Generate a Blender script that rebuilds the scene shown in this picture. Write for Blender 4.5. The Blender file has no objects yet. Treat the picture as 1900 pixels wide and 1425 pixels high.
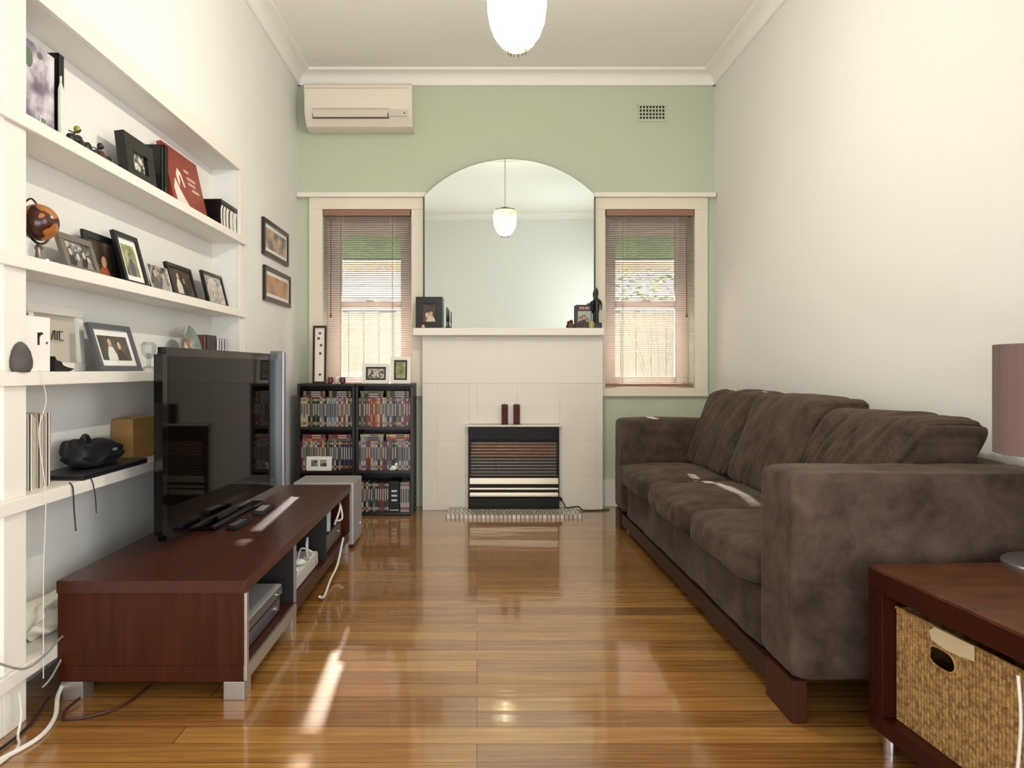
import bpy, bmesh, math, random
from math import sin, cos, pi, radians as R
from mathutils import Vector, Matrix, noise
random.seed(7)
S = bpy.context.scene
# ------------------------------------------------------------------ camera, sky, sun, exposure
F = 1267.0; CZ = 0.956                      # focal length in px, eye height
cd = bpy.data.cameras.new('camera'); cam = bpy.data.objects.new('camera', cd); S.collection.objects.link(cam)
cam.location = (0, 0, CZ); cam.rotation_euler = (R(90), 0, 0)
cd.sensor_width = 36; cd.lens = F/1900*36; cd.shift_x = 65/1900; cd.shift_y = -27.5/1900; cd.clip_start = .05
S.camera = cam
S.view_settings.view_transform = 'Standard'; S.view_settings.look = 'None'; S.view_settings.gamma = 1
S.view_settings.use_curve_mapping = False; S.view_settings.exposure = 0.45
W = bpy.data.worlds.new('world'); S.world = W; W.use_nodes = True
W.node_tree.nodes['Background'].inputs[0].default_value = (0.93, 0.965, 1.0, 1)
W.node_tree.nodes['Background'].inputs[1].default_value = 1.7
sd = bpy.data.lights.new('sun', 'SUN'); sun = bpy.data.objects.new('sun', sd); S.collection.objects.link(sun)
sd.energy = 42; sd.angle = R(0.6); sd.color = (1, .96, .89)
sun.rotation_euler = Vector((0.05, -1, -0.45)).to_track_quat('-Z', 'Y').to_euler()

def fill_lamp(name, loc, rot, sx, sz, watts):      # area lamps added at the unseen openings to brighten the room
    l = bpy.data.lights.new(name, 'AREA'); l.shape = 'RECTANGLE'; l.size = sx; l.size_y = sz; l.energy = watts; l.color = (1, .985, .96)
    o = bpy.data.objects.new(name, l); S.collection.objects.link(o); o.location = loc; o.rotation_euler = rot
fill_lamp('rear_opening_fill', (.2, -.72, .665), (R(90), 0, 0), 2.3, 1.15, 24)
fill_lamp('side_opening_fill', (1.80, .4, 1.525), (0, R(90), 0), 1.5, 1.45, 16)

# ------------------------------------------------------------------ helpers
def lin(h):
    if isinstance(h, str):
        h = h.lstrip('#'); c = [int(h[i:i+2], 16)/255 for i in (0, 2, 4)]
    else: c = list(h)
    return tuple((x/12.92 if x <= .04045 else ((x+.055)/1.055)**2.4) for x in c) + (1,)
MC = {}
def mat(name, col='#ffffff', rough=.5, metal=0, emit=None, es=0, var=0, scale=8, stretch=(1,1,1), bump=0, bscale=40, coat=0, sheen=0, spec=.5):
    if name in MC: return MC[name]
    m = bpy.data.materials.new(name); m.use_nodes = True; N = m.node_tree.nodes; L = m.node_tree.links
    b = N['Principled BSDF']; c = lin(col)
    b.inputs['Base Color'].default_value = c; b.inputs['Roughness'].default_value = rough; b.inputs['Metallic'].default_value = metal
    b.inputs['Coat Weight'].default_value = coat; b.inputs['Sheen Weight'].default_value = sheen; b.inputs['Specular IOR Level'].default_value = spec
    if emit: b.inputs['Emission Color'].default_value = lin(emit); b.inputs['Emission Strength'].default_value = es
    if var or bump:
        tc = N.new('ShaderNodeTexCoord'); mp = N.new('ShaderNodeMapping'); mp.inputs['Scale'].default_value = stretch
        L.new(tc.outputs['Object'], mp.inputs[0])
    if var:
        n = N.new('ShaderNodeTexNoise'); n.inputs['Scale'].default_value = scale; n.inputs['Detail'].default_value = 6; n.inputs['Roughness'].default_value = .6
        L.new(mp.outputs[0], n.inputs[0])
        r = N.new('ShaderNodeValToRGB'); e = r.color_ramp.elements
        e[0].position = .3; e[1].position = .7
        e[0].color = tuple(max(0, x*(1-var)) for x in c[:3])+(1,); e[1].color = tuple(min(1, x*(1+var)) for x in c[:3])+(1,)
        L.new(n.outputs[0], r.inputs[0]); L.new(r.outputs[0], b.inputs['Base Color'])
    if bump:
        n2 = N.new('ShaderNodeTexNoise'); n2.inputs['Scale'].default_value = bscale; n2.inputs['Detail'].default_value = 4
        L.new(mp.outputs[0], n2.inputs[0]); bp = N.new('ShaderNodeBump'); bp.inputs['Strength'].default_value = bump; bp.inputs['Distance'].default_value = .01
        L.new(n2.outputs[0], bp.inputs['Height']); L.new(bp.outputs[0], b.inputs['Normal'])
    MC[name] = m; return m
def glassmat(name, col=(1,1,1), t=.9, rough=.0, extra=None):
    if name in MC: return MC[name]
    m = bpy.data.materials.new(name); m.use_nodes = True; N = m.node_tree.nodes; L = m.node_tree.links; N.clear()
    o = N.new('ShaderNodeOutputMaterial'); mx = N.new('ShaderNodeMixShader'); tr = N.new('ShaderNodeBsdfTransparent'); gl = N.new('ShaderNodeBsdfGlossy')
    fr = N.new('ShaderNodeFresnel'); fr.inputs[0].default_value = 1.45
    tr.inputs[0].default_value = (col[0]*t, col[1]*t, col[2]*t, 1); gl.inputs['Roughness'].default_value = rough
    L.new(fr.outputs[0], mx.inputs[0]); L.new(tr.outputs[0], mx.inputs[1]); L.new(gl.outputs[0], mx.inputs[2])
    last = mx
    if extra:
        m2 = N.new('ShaderNodeMixShader'); m2.inputs[0].default_value = extra[0]
        tl = N.new('ShaderNodeBsdfTranslucent'); tl.inputs[0].default_value = extra[1]
        L.new(mx.outputs[0], m2.inputs[1]); L.new(tl.outputs[0], m2.inputs[2]); last = m2
    L.new(last.outputs[0], o.inputs[0]); MC[name] = m; return m

class B:
    def __init__(s): s.bm = bmesh.new(); s.mats = []
    def mi(s, m):
        if m not in s.mats: s.mats.append(m)
        return s.mats.index(m)
    def add(s, t, m, M=None):
        i = s.mi(m)
        if M is not None: t.transform(M)
        for f in t.faces: f.material_index = i
        me = bpy.data.meshes.new('t'); t.to_mesh(me); t.free(); s.bm.from_mesh(me); bpy.data.meshes.remove(me); return s
    def bx(s, x0, x1, y0, y1, z0, z1, m, bev=0, seg=2, M=None):
        t = bmesh.new(); bmesh.ops.create_cube(t, size=1)
        for v in t.verts: v.co = Vector(((x0+x1)/2+v.co.x*(x1-x0), (y0+y1)/2+v.co.y*(y1-y0), (z0+z1)/2+v.co.z*(z1-z0)))
        if bev: bmesh.ops.bevel(t, geom=t.edges[:], offset=bev, segments=seg, profile=.5, affect='EDGES')
        return s.add(t, m, M)
    def cyl(s, p0, p1, r, m, seg=20, r2=None):
        p0 = Vector(p0); p1 = Vector(p1); d = p1-p0; t = bmesh.new()
        bmesh.ops.create_cone(t, cap_ends=True, segments=seg, radius1=r, radius2=r if r2 is None else r2, depth=d.length)
        M = Matrix.Translation((p0+p1)/2) @ d.to_track_quat('Z', 'Y').to_matrix().to_4x4()
        return s.add(t, m, M)
    def lathe(s, prof, m, c=(0,0,0), seg=32, M=None):
        t = bmesh.new(); rings = []
        for r, z in prof:
            if r < 1e-6: rings.append([t.verts.new((c[0], c[1], c[2]+z))])
            else: rings.append([t.verts.new((c[0]+r*cos(2*pi*k/seg), c[1]+r*sin(2*pi*k/seg), c[2]+z)) for k in range(seg)])
        for a, b in zip(rings, rings[1:]):
            for k in range(seg):
                k2 = (k+1) % seg
                if len(a) == 1 and len(b) == 1: continue
                if len(a) == 1: t.faces.new((a[0], b[k2], b[k]))
                elif len(b) == 1: t.faces.new((a[k], a[k2], b[0]))
                else: t.faces.new((a[k], a[k2], b[k2], b[k]))
        bmesh.ops.recalc_face_normals(t, faces=t.faces[:])
        return s.add(t, m, M)
    def ell(s, c, r, m, M=None, u=16, v=10):
        t = bmesh.new(); bmesh.ops.create_uvsphere(t, u_segments=u, v_segments=v, radius=1)
        for q in t.verts: q.co = Vector((c[0]+q.co.x*r[0], c[1]+q.co.y*r[1], c[2]+q.co.z*r[2]))
        return s.add(t, m, M)
    def tube(s, pts, r, m, seg=8, smooth=6):
        P = [Vector(p) for p in pts]
        if smooth > 1 and len(P) > 2:
            Q = []
            for i in range(len(P)-1):
                a = P[max(i-1, 0)]; b = P[i]; c = P[i+1]; d = P[min(i+2, len(P)-1)]
                for k in range(smooth):
                    u = k/smooth
                    Q.append(.5*((2*b)+(c-a)*u+(2*a-5*b+4*c-d)*u*u+(3*b-a-3*c+d)*u**3))
            Q.append(P[-1]); P = Q
        t = bmesh.new(); rings = []
        for i, p in enumerate(P):
            d = (P[min(i+1, len(P)-1)]-P[max(i-1, 0)]); q = d.to_track_quat('Z', 'Y')
            rings.append([t.verts.new(p+q @ Vector((r*cos(2*pi*k/seg), r*sin(2*pi*k/seg), 0))) for k in range(seg)])
        for a, b in zip(rings, rings[1:]):
            best = min(range(seg), key=lambda o: (a[0].co-b[o].co).length)
            for k in range(seg): t.faces.new((a[k], a[(k+1) % seg], b[(k+1+best) % seg], b[(k+best) % seg]))
        t.faces.new(rings[0][::-1]); t.faces.new(rings[-1])
        bmesh.ops.recalc_face_normals(t, faces=t.faces[:])
        return s.add(t, m)
    def prism(s, pts, a0, a1, axis, m, M=None):
        """extrude a polygon; axis 'x': pts=(y,z); 'y': pts=(x,z); 'z': pts=(x,y)"""
        def mk(p, a): return {'x': (a, p[0], p[1]), 'y': (p[0], a, p[1]), 'z': (p[0], p[1], a)}[axis]
        t = bmesh.new(); A = [t.verts.new(mk(p, a0)) for p in pts]; C = [t.verts.new(mk(p, a1)) for p in pts]
        n = len(pts); t.faces.new(A); t.faces.new(C[::-1])
        for k in range(n): t.faces.new((A[k], C[k], C[(k+1) % n], A[(k+1) % n]))
        bmesh.ops.recalc_face_normals(t, faces=t.faces[:])
        return s.add(t, m, M)
    def obj(s, name, parent=None, M=None, ang=.6, flat=False):
        if M is not None: s.bm.transform(M)
        s.bm.normal_update()
        for f in s.bm.faces: f.smooth = not flat
        for e in s.bm.edges:
            if len(e.link_faces) == 2 and e.calc_face_angle(0) > ang: e.smooth = False
        me = bpy.data.meshes.new(name); s.bm.to_mesh(me); s.bm.free()
        for m in s.mats: me.materials.append(m)
        o = bpy.data.objects.new(name, me); S.collection.objects.link(o); o.parent = parent
        if not flat: wn = o.modifiers.new('weighted_normal', 'WEIGHTED_NORMAL'); wn.keep_sharp = True; wn.weight = 90
        return o
def tag(o, label, cat, group=None, kind=None):
    o['label'] = label; o['category'] = cat
    if group: o['group'] = group
    if kind: o['kind'] = kind
    return o
def thing(name, label, cat, loc=(0,0,0), rz=0, group=None):
    o = bpy.data.objects.new(name, None); o.empty_display_size = .05; S.collection.objects.link(o); o.location = loc; o.rotation_euler = (0, 0, rz)
    return tag(o, label, cat, group)
def struct(o, label, cat='structure'):
    o['kind'] = 'structure'; o['label'] = label; o['category'] = cat; return o
def cp(o, parent=None):
    c = o.copy(); S.collection.objects.link(c); c.parent = parent
    for ch in list(o.children): cp(ch, c)
    return c
def sy(px, X): return abs(X)*F/abs(885-px)         # depth of a point on a side plane seen at px
def zz(py, d): return CZ-(py-685)*d/F

# ------------------------------------------------------------------ materials
white = mat('warm white paint', '#ece9e3', .55, bump=.03, bscale=30)
whitewall = mat('off white wall paint', '#e9e8e4', .7, bump=.04, bscale=60)
trimw = mat('gloss cream trim paint', '#ebe6dc', .35)
ceilw = mat('ceiling white', '#f4f2ec', .8)
green = mat('sage green wall paint', '#bfc8b2', .7, bump=.04, bscale=60)
black = mat('black lacquer', '#0c0b0c', .3)
matblack = mat('matt black', '#100f10', .6)
darkwood = mat('dark mahogany veneer', '#3c1707', .36, var=.35, scale=3, stretch=(14, 14, 1.2), spec=.22)
topwood = mat('dark mahogany top', '#401d12', .3, var=.25, scale=3, stretch=(14, 1.2, 14), coat=0, spec=.35)
blackwood = mat('black brown laminate', '#171011', .4)
silver = mat('brushed silver', '#b5b0ab', .35, .8)
silverp = mat('silver plastic', '#a9a7a6', .4, .3)
chrome = mat('chrome', '#d0d0d0', .12, 1)
paper = mat('white paper', '#eceae4', .8)
creamp = mat('cream plastic', '#ddd3c3', .4)
glass = glassmat('window glass')

def floor_mat():
    m = bpy.data.materials.new('honey hardwood boards'); m.use_nodes = True; N = m.node_tree.nodes; L = m.node_tree.links; b = N['Principled BSDF']
    tc = N.new('ShaderNodeTexCoord'); br = N.new('ShaderNodeTexBrick')
    br.inputs['Scale'].default_value = 1; br.inputs['Brick Width'].default_value = 2.1; br.inputs['Row Height'].default_value = .083
    br.inputs['Mortar Size'].default_value = .0012; br.inputs['Mortar Smooth'].default_value = .2; br.offset = .37; br.offset_frequency = 3
    br.inputs['Color1'].default_value = (0, 0, 0, 1); br.inputs['Color2'].default_value = (1, 1, 1, 1); br.inputs['Mortar'].default_value = (.3, .3, .3, 1)
    L.new(tc.outputs['Object'], br.inputs[0])
    mp = N.new('ShaderNodeMapping'); mp.inputs['Scale'].default_value = (1.1, 30, 1); L.new(tc.outputs['Object'], mp.inputs[0])
    n = N.new('ShaderNodeTexNoise'); n.inputs['Scale'].default_value = 2.2; n.inputs['Detail'].default_value = 8; n.inputs['Roughness'].default_value = .65; n.inputs['Distortion'].default_value = .4
    L.new(mp.outputs[0], n.inputs[0])
    mx = N.new('ShaderNodeMath'); mx.operation = 'MULTIPLY_ADD'; mx.inputs[1].default_value = .36; L.new(br.outputs[0], mx.inputs[0])
    m3 = N.new('ShaderNodeMath'); m3.operation = 'MULTIPLY_ADD'; m3.inputs[1].default_value = 1.0; m3.inputs[2].default_value = -.17
    L.new(n.outputs[0], m3.inputs[0]); L.new(m3.outputs[0], mx.inputs[2])
    r = N.new('ShaderNodeValToRGB'); e = r.color_ramp.elements
    e[0].position = .08; e[0].color = lin('#5b3818'); e[1].position = .85; e[1].color = lin('#b58a4a')
    x = e.new(.32); x.color = lin('#7f5526'); x = e.new(.58); x.color = lin('#9a6d34')
    L.new(mx.outputs[0], r.inputs[0])
    mm = N.new('ShaderNodeMixRGB'); mm.inputs[2].default_value = lin('#3a1f0c'); L.new(br.outputs['Fac'], mm.inputs[0]); L.new(r.outputs[0], mm.inputs[1])
    L.new(mm.outputs[0], b.inputs['Base Color'])
    b.inputs['Roughness'].default_value = .24; b.inputs['Coat Weight'].default_value = .9; b.inputs['Coat Roughness'].default_value = .07
    n2 = N.new('ShaderNodeTexNoise'); n2.inputs['Scale'].default_value = 5; mp2 = N.new('ShaderNodeMapping'); mp2.inputs['Scale'].default_value = (.5, 2.5, 1)
    L.new(tc.outputs['Object'], mp2.inputs[0]); L.new(mp2.outputs[0], n2.inputs[0])
    bp = N.new('ShaderNodeBump'); bp.inputs['Strength'].default_value = .06; bp.inputs['Distance'].default_value = .02
    L.new(n2.outputs[0], bp.inputs['Height']); L.new(bp.outputs[0], b.inputs['Normal']); L.new(bp.outputs[0], b.inputs['Coat Normal'])
    return m
def suede_mat():
    m = bpy.data.materials.new('brown suede'); m.use_nodes = True; N = m.node_tree.nodes; L = m.node_tree.links; b = N['Principled BSDF']
    tc = N.new('ShaderNodeTexCoord'); n = N.new('ShaderNodeTexNoise'); n.inputs['Scale'].default_value = 10; n.inputs['Detail'].default_value = 9; n.inputs['Roughness'].default_value = .65; n.inputs['Distortion'].default_value = .35
    L.new(tc.outputs['Object'], n.inputs[0]); r = N.new('ShaderNodeValToRGB'); e = r.color_ramp.elements
    e[0].position = .3; e[0].color = lin('#31261f'); e[1].position = .72; e[1].color = lin('#584940'); L.new(n.outputs[0], r.inputs[0]); L.new(r.outputs[0], b.inputs['Base Color'])
    b.inputs['Roughness'].default_value = .9; b.inputs['Specular IOR Level'].default_value = .15
    b.inputs['Sheen Weight'].default_value = .22; b.inputs['Sheen Roughness'].default_value = .4; b.inputs['Sheen Tint'].default_value = lin('#b3a698')
    n2 = N.new('ShaderNodeTexNoise'); n2.inputs['Scale'].default_value = 160; L.new(tc.outputs['Object'], n2.inputs[0])
    bp = N.new('ShaderNodeBump'); bp.inputs['Strength'].default_value = .15; bp.inputs['Distance'].default_value = .004; L.new(n2.outputs[0], bp.inputs['Height']); L.new(bp.outputs[0], b.inputs['Normal'])
    return m
def tile_mat():
    m = bpy.data.materials.new('cream painted tiles'); m.use_nodes = True; N = m.node_tree.nodes; L = m.node_tree.links; b = N['Principled BSDF']
    tc = N.new('ShaderNodeTexCoord'); sp = N.new('ShaderNodeSeparateXYZ'); cb = N.new('ShaderNodeCombineXYZ'); L.new(tc.outputs['Object'], sp.inputs[0])
    L.new(sp.outputs[0], cb.inputs[0]); L.new(sp.outputs[2], cb.inputs[1])
    br = N.new('ShaderNodeTexBrick'); br.inputs['Scale'].default_value = 1; br.inputs['Brick Width'].default_value = .27; br.inputs['Row Height'].default_value = .235; br.offset = 0
    br.inputs['Mortar Size'].default_value = .003; br.inputs['Mortar Smooth'].default_value = .4
    br.inputs['Color1'].default_value = lin('#dfd8cb'); br.inputs['Color2'].default_value = lin('#dcd4c6'); br.inputs['Mortar'].default_value = lin('#d6cebf')
    L.new(cb.outputs[0], br.inputs[0]); L.new(br.outputs[0], b.inputs['Base Color'])
    b.inputs['Roughness'].default_value = .35
    bp = N.new('ShaderNodeBump'); bp.invert = True; bp.inputs['Strength'].default_value = .12; bp.inputs['Distance'].default_value = .003
    L.new(br.outputs['Fac'], bp.inputs['Height']); L.new(bp.outputs[0], b.inputs['Normal']); return m
def mosaic_mat():
    m = bpy.data.materials.new('hearth mosaic'); m.use_nodes = True; N = m.node_tree.nodes; L = m.node_tree.links; b = N['Principled BSDF']
    tc = N.new('ShaderNodeTexCoord'); br = N.new('ShaderNodeTexBrick'); br.inputs['Scale'].default_value = 1; br.inputs['Brick Width'].default_value = .028; br.inputs['Row Height'].default_value = .055; br.offset = .3
    br.inputs['Mortar Size'].default_value = .0035; br.inputs['Color1'].default_value = lin('#d9d4c8'); br.inputs['Color2'].default_value = lin('#b3aa9a'); br.inputs['Mortar'].default_value = lin('#4d4238')
    L.new(tc.outputs['Object'], br.inputs[0]); L.new(br.outputs[0], b.inputs['Base Color']); b.inputs['Roughness'].default_value = .3; return m
suede = suede_mat()

# ------------------------------------------------------------------ room shell
XL, XR, YB, YR, ZC = -1.248, 1.66, 4.763, -0.6, 3.02
fl = B().bx(XL-.3, XR+.25, YR-.2, YB+.25, -.12, 0, floor_mat()).obj('floor'); struct(fl, 'glossy honey brown hardwood floor boards', 'floor')
ce = B().bx(XL-.3, XR+.25, YR-.2, YB+.25, ZC, ZC+.12, ceilw).obj('ceiling'); struct(ce, 'white plaster ceiling', 'ceiling')
# back wall with two window openings
WL = (-1.07, -.455, .824, 2.065); WR = (.89, 1.51, .824, 2.065)
b = B(); T = YB+.25
for x0, x1 in ((XL, WL[0]), (WL[1], WR[0]), (WR[1], XR)): b.bx(x0, x1, YB, T, 0, ZC, green)
for w in (WL, WR): b.bx(w[0], w[1], YB, T, 0, w[2], green).bx(w[0], w[1], YB, T, w[3], ZC, green)
struct(b.obj('wall_back'), 'sage green back wall with two windows', 'wall')
# left wall with the shelf niche
NY0, NY1, NZ, NX = 1.862, 3.545, 1.99, -1.375
b = B(); b.bx(XL-.3, XL, YR, NY0, 0, ZC, whitewall).bx(XL-.3, XL, NY1, YB+.25, 0, ZC, whitewall).bx(XL-.3, XL, NY0, NY1, NZ, ZC, whitewall)
b.bx(XL-.3, NX, NY0, NY1, 0, NZ, whitewall)
struct(b.obj('wall_left'), 'white left wall with a tall recessed shelf niche', 'wall')
# right wall, with an unseen opening added beside the camera to let in light
b = B(); OY0, OY1, OZ0, OZ1 = -.35, 1.15, .75, 2.3
b.bx(XR, XR+.25, OY1, YB+.25, 0, ZC, whitewall).bx(XR, XR+.25, YR, OY0, 0, ZC, whitewall)
b.bx(XR, XR+.25, OY0, OY1, 0, OZ0, whitewall).bx(XR, XR+.25, OY0, OY1, OZ1, ZC, whitewall)
struct(b.obj('wall_right'), 'plain white right wall behind the sofa', 'wall')
b = B(); RX0, RX1, RZ0, RZ1 = -1.0, 1.4, .05, 1.28
b.bx(XL, RX0, YR-.2, YR, 0, ZC, whitewall).bx(RX1, XR, YR-.2, YR, 0, ZC, whitewall).bx(RX0, RX1, YR-.2, YR, RZ1, ZC, whitewall).bx(RX0, RX1, YR-.2, YR, 0, RZ0, whitewall)
struct(b.obj('wall_rear'), 'white rear wall with a wide opening', 'wall')
# portals guide sky light through the openings (they emit nothing themselves)
def portal(loc, rot, sx, sz):
    l = bpy.data.lights.new('window_portal', 'AREA'); l.shape = 'RECTANGLE'; l.size = sx; l.size_y = sz; l.cycles.is_portal = True
    o = bpy.data.objects.new('window_portal', l); S.collection.objects.link(o); o.location = loc; o.rotation_euler = rot
for w in (WL, WR): portal(((w[0]+w[1])/2, YB+.22, 1.44), (R(-90), 0, 0), .62, 1.24)
# cornice
def cove(along, a0, a1, wall, sgn, nm, lab):
    pr = [(0, 0), (.018, 0), (.022, .02)]
    for k in range(7):
        t = k/6*pi/2; pr.append((.022+.058*(1-cos(t)), .02+.05*sin(t)))
    pr += [(.10, .074), (.10, .09), (0, .09)]
    pts = [(wall+sgn*p[0], ZC-.09+p[1]) for p in pr]
    struct(B().prism(pts, a0, a1, along, ceilw).obj(nm, ang=.9), lab, 'cornice')
cove('x', XL, XR, YB, -1, 'trim_1', 'white cornice above the sage green wall'); cove('y', YR, YB, XL, 1, 'trim_2', 'white cornice above the left wall')
cove('y', YR, YB, XR, -1, 'trim_3', 'white cornice above the right wall'); cove('x', XL, XR, YR, 1, 'trim_4', 'white cornice above the rear wall')
# baseboards
struct(B().bx(.858, XR, YB-.02, YB, 0, .19, trimw, .004).obj('baseboard_back'), 'cream baseboard right of the fireplace', 'baseboard')
struct(B().bx(XL, XL+.02, YR, NY0-.09, 0, .13, trimw, .004).obj('baseboard_left'), 'white baseboard below the shelves', 'baseboard')
struct(B().bx(XR-.02, XR, 1.15, YB, 0, .19, trimw, .004).obj('baseboard_right'), 'white baseboard behind the sofa', 'baseboard')
# niche architrave
AX = XL+.02
struct(B().bx(XL, AX, NY0-.09, NY1+.07, NZ, NZ+.075, trimw, .003).bx(XL, AX, NY0-.09, NY0, 0, NZ, trimw, .003).bx(XL, AX, NY1, NY1+.07, 0, NZ, trimw, .003).obj('trim_5'),
       'white architrave framing the shelf niche', 'trim')
# built-in shelves
SZ = [1.645, 1.264, .949, .613, .160]
names = ['topmost white built-in shelf, carrying the red picture book', 'second white shelf from the top, carrying the globe', 'third white shelf from the top, level with the television top',
         'fourth white shelf from the top, with the black bag on it', 'lowest white shelf near the floor behind the media bench']
for z, lab in zip(SZ, names):
    b = B().bx(NX+.002, XL+.001, NY0+.002, NY1-.002, z-.036, z, trimw).bx(XL+.0215, XL+.036, NY0-.17, NY1+.06, z-.038, z, trimw, .004)
    b.bx(XL+.0, XL+.022, NY0+.002, NY1-.002, z-.036, z, trimw)
    tag(b.obj('wall_shelf'), lab, 'shelf', 'built-in shelves in the niche')

# ------------------------------------------------------------------ windows, blinds, awnings
slatm = mat('pink beige blind slats', '#b0a096', .5)
wframe = mat('cream window paint', '#e6ddcc', .45)
sashm = mat('pale sash paint', '#e8dbd2', .5)
def window(n, w, ox0, ox1, lab, bz=.768):
    r = bpy.data.objects.new('window_%d' % n, None); S.collection.objects.link(r); struct(r, lab, 'window')
    x0, x1, z0, z1 = w; F0 = YB-.03
    b = B().bx(ox0, x0, F0, YB, z0, z1, wframe, .003).bx(x1, ox1, F0, YB, z0, z1, wframe, .003).bx(ox0, ox1, F0, YB, z1, 2.145, wframe, .003)
    b.bx(ox0, ox1, F0-.006, YB, bz, z0, wframe, .004)
    b.obj('casing', r)
    y0, y1 = YB+.12, YB+.165
    gx0, gx1 = x0+.10, x1-.09
    b = B()
    b.bx(x0, gx0, y0, y1, z0, z1, sashm, .004).bx(gx1, x1, y0, y1, z0, z1, sashm, .004).bx(gx0, gx1, y0, y1, 1.915, z1, sashm).bx(gx0, gx1, y0, y1, z0, .90, sashm)
    b.bx(gx0, gx1, y0-.01, y1, 1.395, 1.445, sashm, .004)
    sa = b.obj('sash', r)
    B().bx(gx0, gx1, y0+.018, y0+.022, .90, 1.395, glass).obj('pane', sa)
    B().bx(gx0, gx1, y0+.018, y0+.022, 1.445, 1.915, glass).obj('pane', sa)
    B().bx((gx0+gx1)/2-.03, (gx0+gx1)/2+.03, y0-.028, y0-.012, 1.43, 1.445, chrome, .003).obj('latch', sa)
window(1, WL, -1.165, -.372, 'left window beside the fireplace, cream framed'); window(2, WR, .82, 1.60, 'right window behind the sofa, cream framed')
# picture rails / window heads
struct(B().bx(XL+.004, -.345, YB-.055, YB, 2.145, 2.178, trimw, .004).obj('trim_6'), 'cream ledge moulding over the left window', 'trim')
struct(B().bx(.795, XR-.01, YB-.055, YB, 2.145, 2.178, trimw, .004).obj('trim_7'), 'cream ledge moulding over the right window', 'trim')
cordm = mat('brown blind cord', '#7a5547', .7); headm = mat('brown blind head rail', '#8f6a56', .45)
def blind(w, lab, mir=1):
    x0, x1, z0, z1 = w; x0 -= .005*0; yc = YB-.012
    t = thing('venetian_blind', lab, 'blind', ((x0+x1)/2, yc, z0+.012)); cx = (x0+x1)/2; zb = z0+.012; hw = (x1-x0)/2-.008
    B().bx(-hw, hw, -.02, .022, z1-zb-.045, z1-zb-.004, headm, .003).obj('head_rail', t)
    B().bx(-hw, hw, -.014, .014, .0, .02, headm, .003).obj('bottom_rail', t)
    b = B(); n = 74; top = z1-zb-.06; pitch = (top-.035)/n; th = 0
    cords = [-hw+.115, hw-.125]
    for k in range(n+1):
        z = .035+k*pitch
        M = Matrix.Translation((0, 0, z)) @ Matrix.Rotation(th, 4, 'X')
        d = .016
        b.bx(-hw, hw, -d, -.007, -.0006, .0006, slatm, M=M).bx(-hw, hw, .007, d, -.0006, .0006, slatm, M=M)
        xs = [-hw]+[v for c in cords for v in (c-.022, c+.022)]+[hw]
        for q in range(0, len(xs), 2): b.bx(xs[q], xs[q+1], -.007, .007, -.0006, .0006, slatm, M=M)
    b.obj('slats', t, flat=True)
    for c in cords:
        B().cyl((c, -.014, .01), (c, -.014, top+.03), .0012, cordm, 6).cyl((c, .014, .01), (c, .014, top+.03), .0012, cordm, 6).obj('ladder_cord', t)
    B().cyl((-mir*(hw-.05), -.024, .72*top*.6), (-mir*(hw-.05), -.024, top+.02), .003, cordm, 8).lathe([(0, 0), (.007, .004), (.006, .025), (0, .03)], cordm, (-mir*(hw-.05), -.024, .72*top*.6-.028), 10).obj('pull_cord', t)
blind(WL, 'fine slatted pinkish venetian blind over the left window', 1); blind(WR, 'fine slatted pinkish venetian blind over the right window, above the sofa arm', -1)
awg = mat('green awning canvas', '#4f6148', .8); awv = mat('pink beige awning valance', '#b29a8c', .8)
def awning(xc, lab):
    t = thing('awning', lab, 'awning', (xc, YB+.25, 2.25)); b = B()
    b.prism([(0, 0), (.5, -.41), (.505, -.402), (.005, .012)], -.5, .5, 'x', awg); b.obj('canopy', t)
    b = B()
    for k in range(6):
        x0 = -.5+k/6; pts = [(x0, -.40), (x0+1/6, -.40)]+[(x0+1/12+cos(a)*1/12, -.455+sin(a)*.05) for a in [0, -pi/6, -pi/3, -pi/2, -2*pi/3, -5*pi/6, -pi]]
        b.prism(pts, .5, .504, 'y', awv)
    b.obj('valance', t)
    B().cyl((-.5, .49, -.42), (.5, .49, -.42), .009, mat('white rod', '#e8e4da', .4)).cyl((-.5, .28, -.25), (.5, .28, -.25), .008, mat('white rod')).obj('rod', t)
awning(-.76, 'green awning with scalloped valance outside the left window'); awning(1.2, 'green awning with scalloped valance outside the right window')
# outside
gr = B().bx(-8, 8, YB+.25, 14, -.5, -.3, mat('dull green yard', '#3f4236', .9, var=.1)).obj('ground'); struct(gr, 'dull green yard outside the windows', 'ground')
pal = mat('weathered paling', '#b3a89c', .8, var=.15, scale=4, stretch=(6, 6, .6))
fe = thing('paling_fence', 'pale wooden paling fence across the yard outside both windows', 'fence', (0, 7.5, -.3))
for k in range(34):
    x = -2.9+k*.166; h = 1.88+random.uniform(-.02, .02)
    if k == 0: p0 = B().bx(0, .16, 0, .02, 0, 1.9, pal, .003).obj('paling', fe); p = p0
    else: p = cp(p0, fe)
    p.location = (x, random.uniform(-.004, .004), random.uniform(-.03, 0))
for z in (.35, 1.3): B().bx(-2.9, 3.3, .021, .06, z, z+.08, pal).obj('rail', fe)
h = thing('neighbouring_house', 'white weatherboard house beyond the fence', 'house', (0, 11, -.3))
wb = mat('white weatherboard', '#ebe9e6', .7); b = B()
for k in range(15): b.prism([(0, k*.2), (-.03, k*.2), (-.005, k*.2+.2), (0, k*.2+.2)], -6, 6, 'x', wb)
b.bx(-6, 6, 0, .3, 0, 3.0, wb); b.obj('wall', h)
B().bx(-6.2, 6.2, -.35, .2, 3.0, 3.12, mat('pale gutter', '#cfcac3', .5)).obj('gutter', h)
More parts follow.
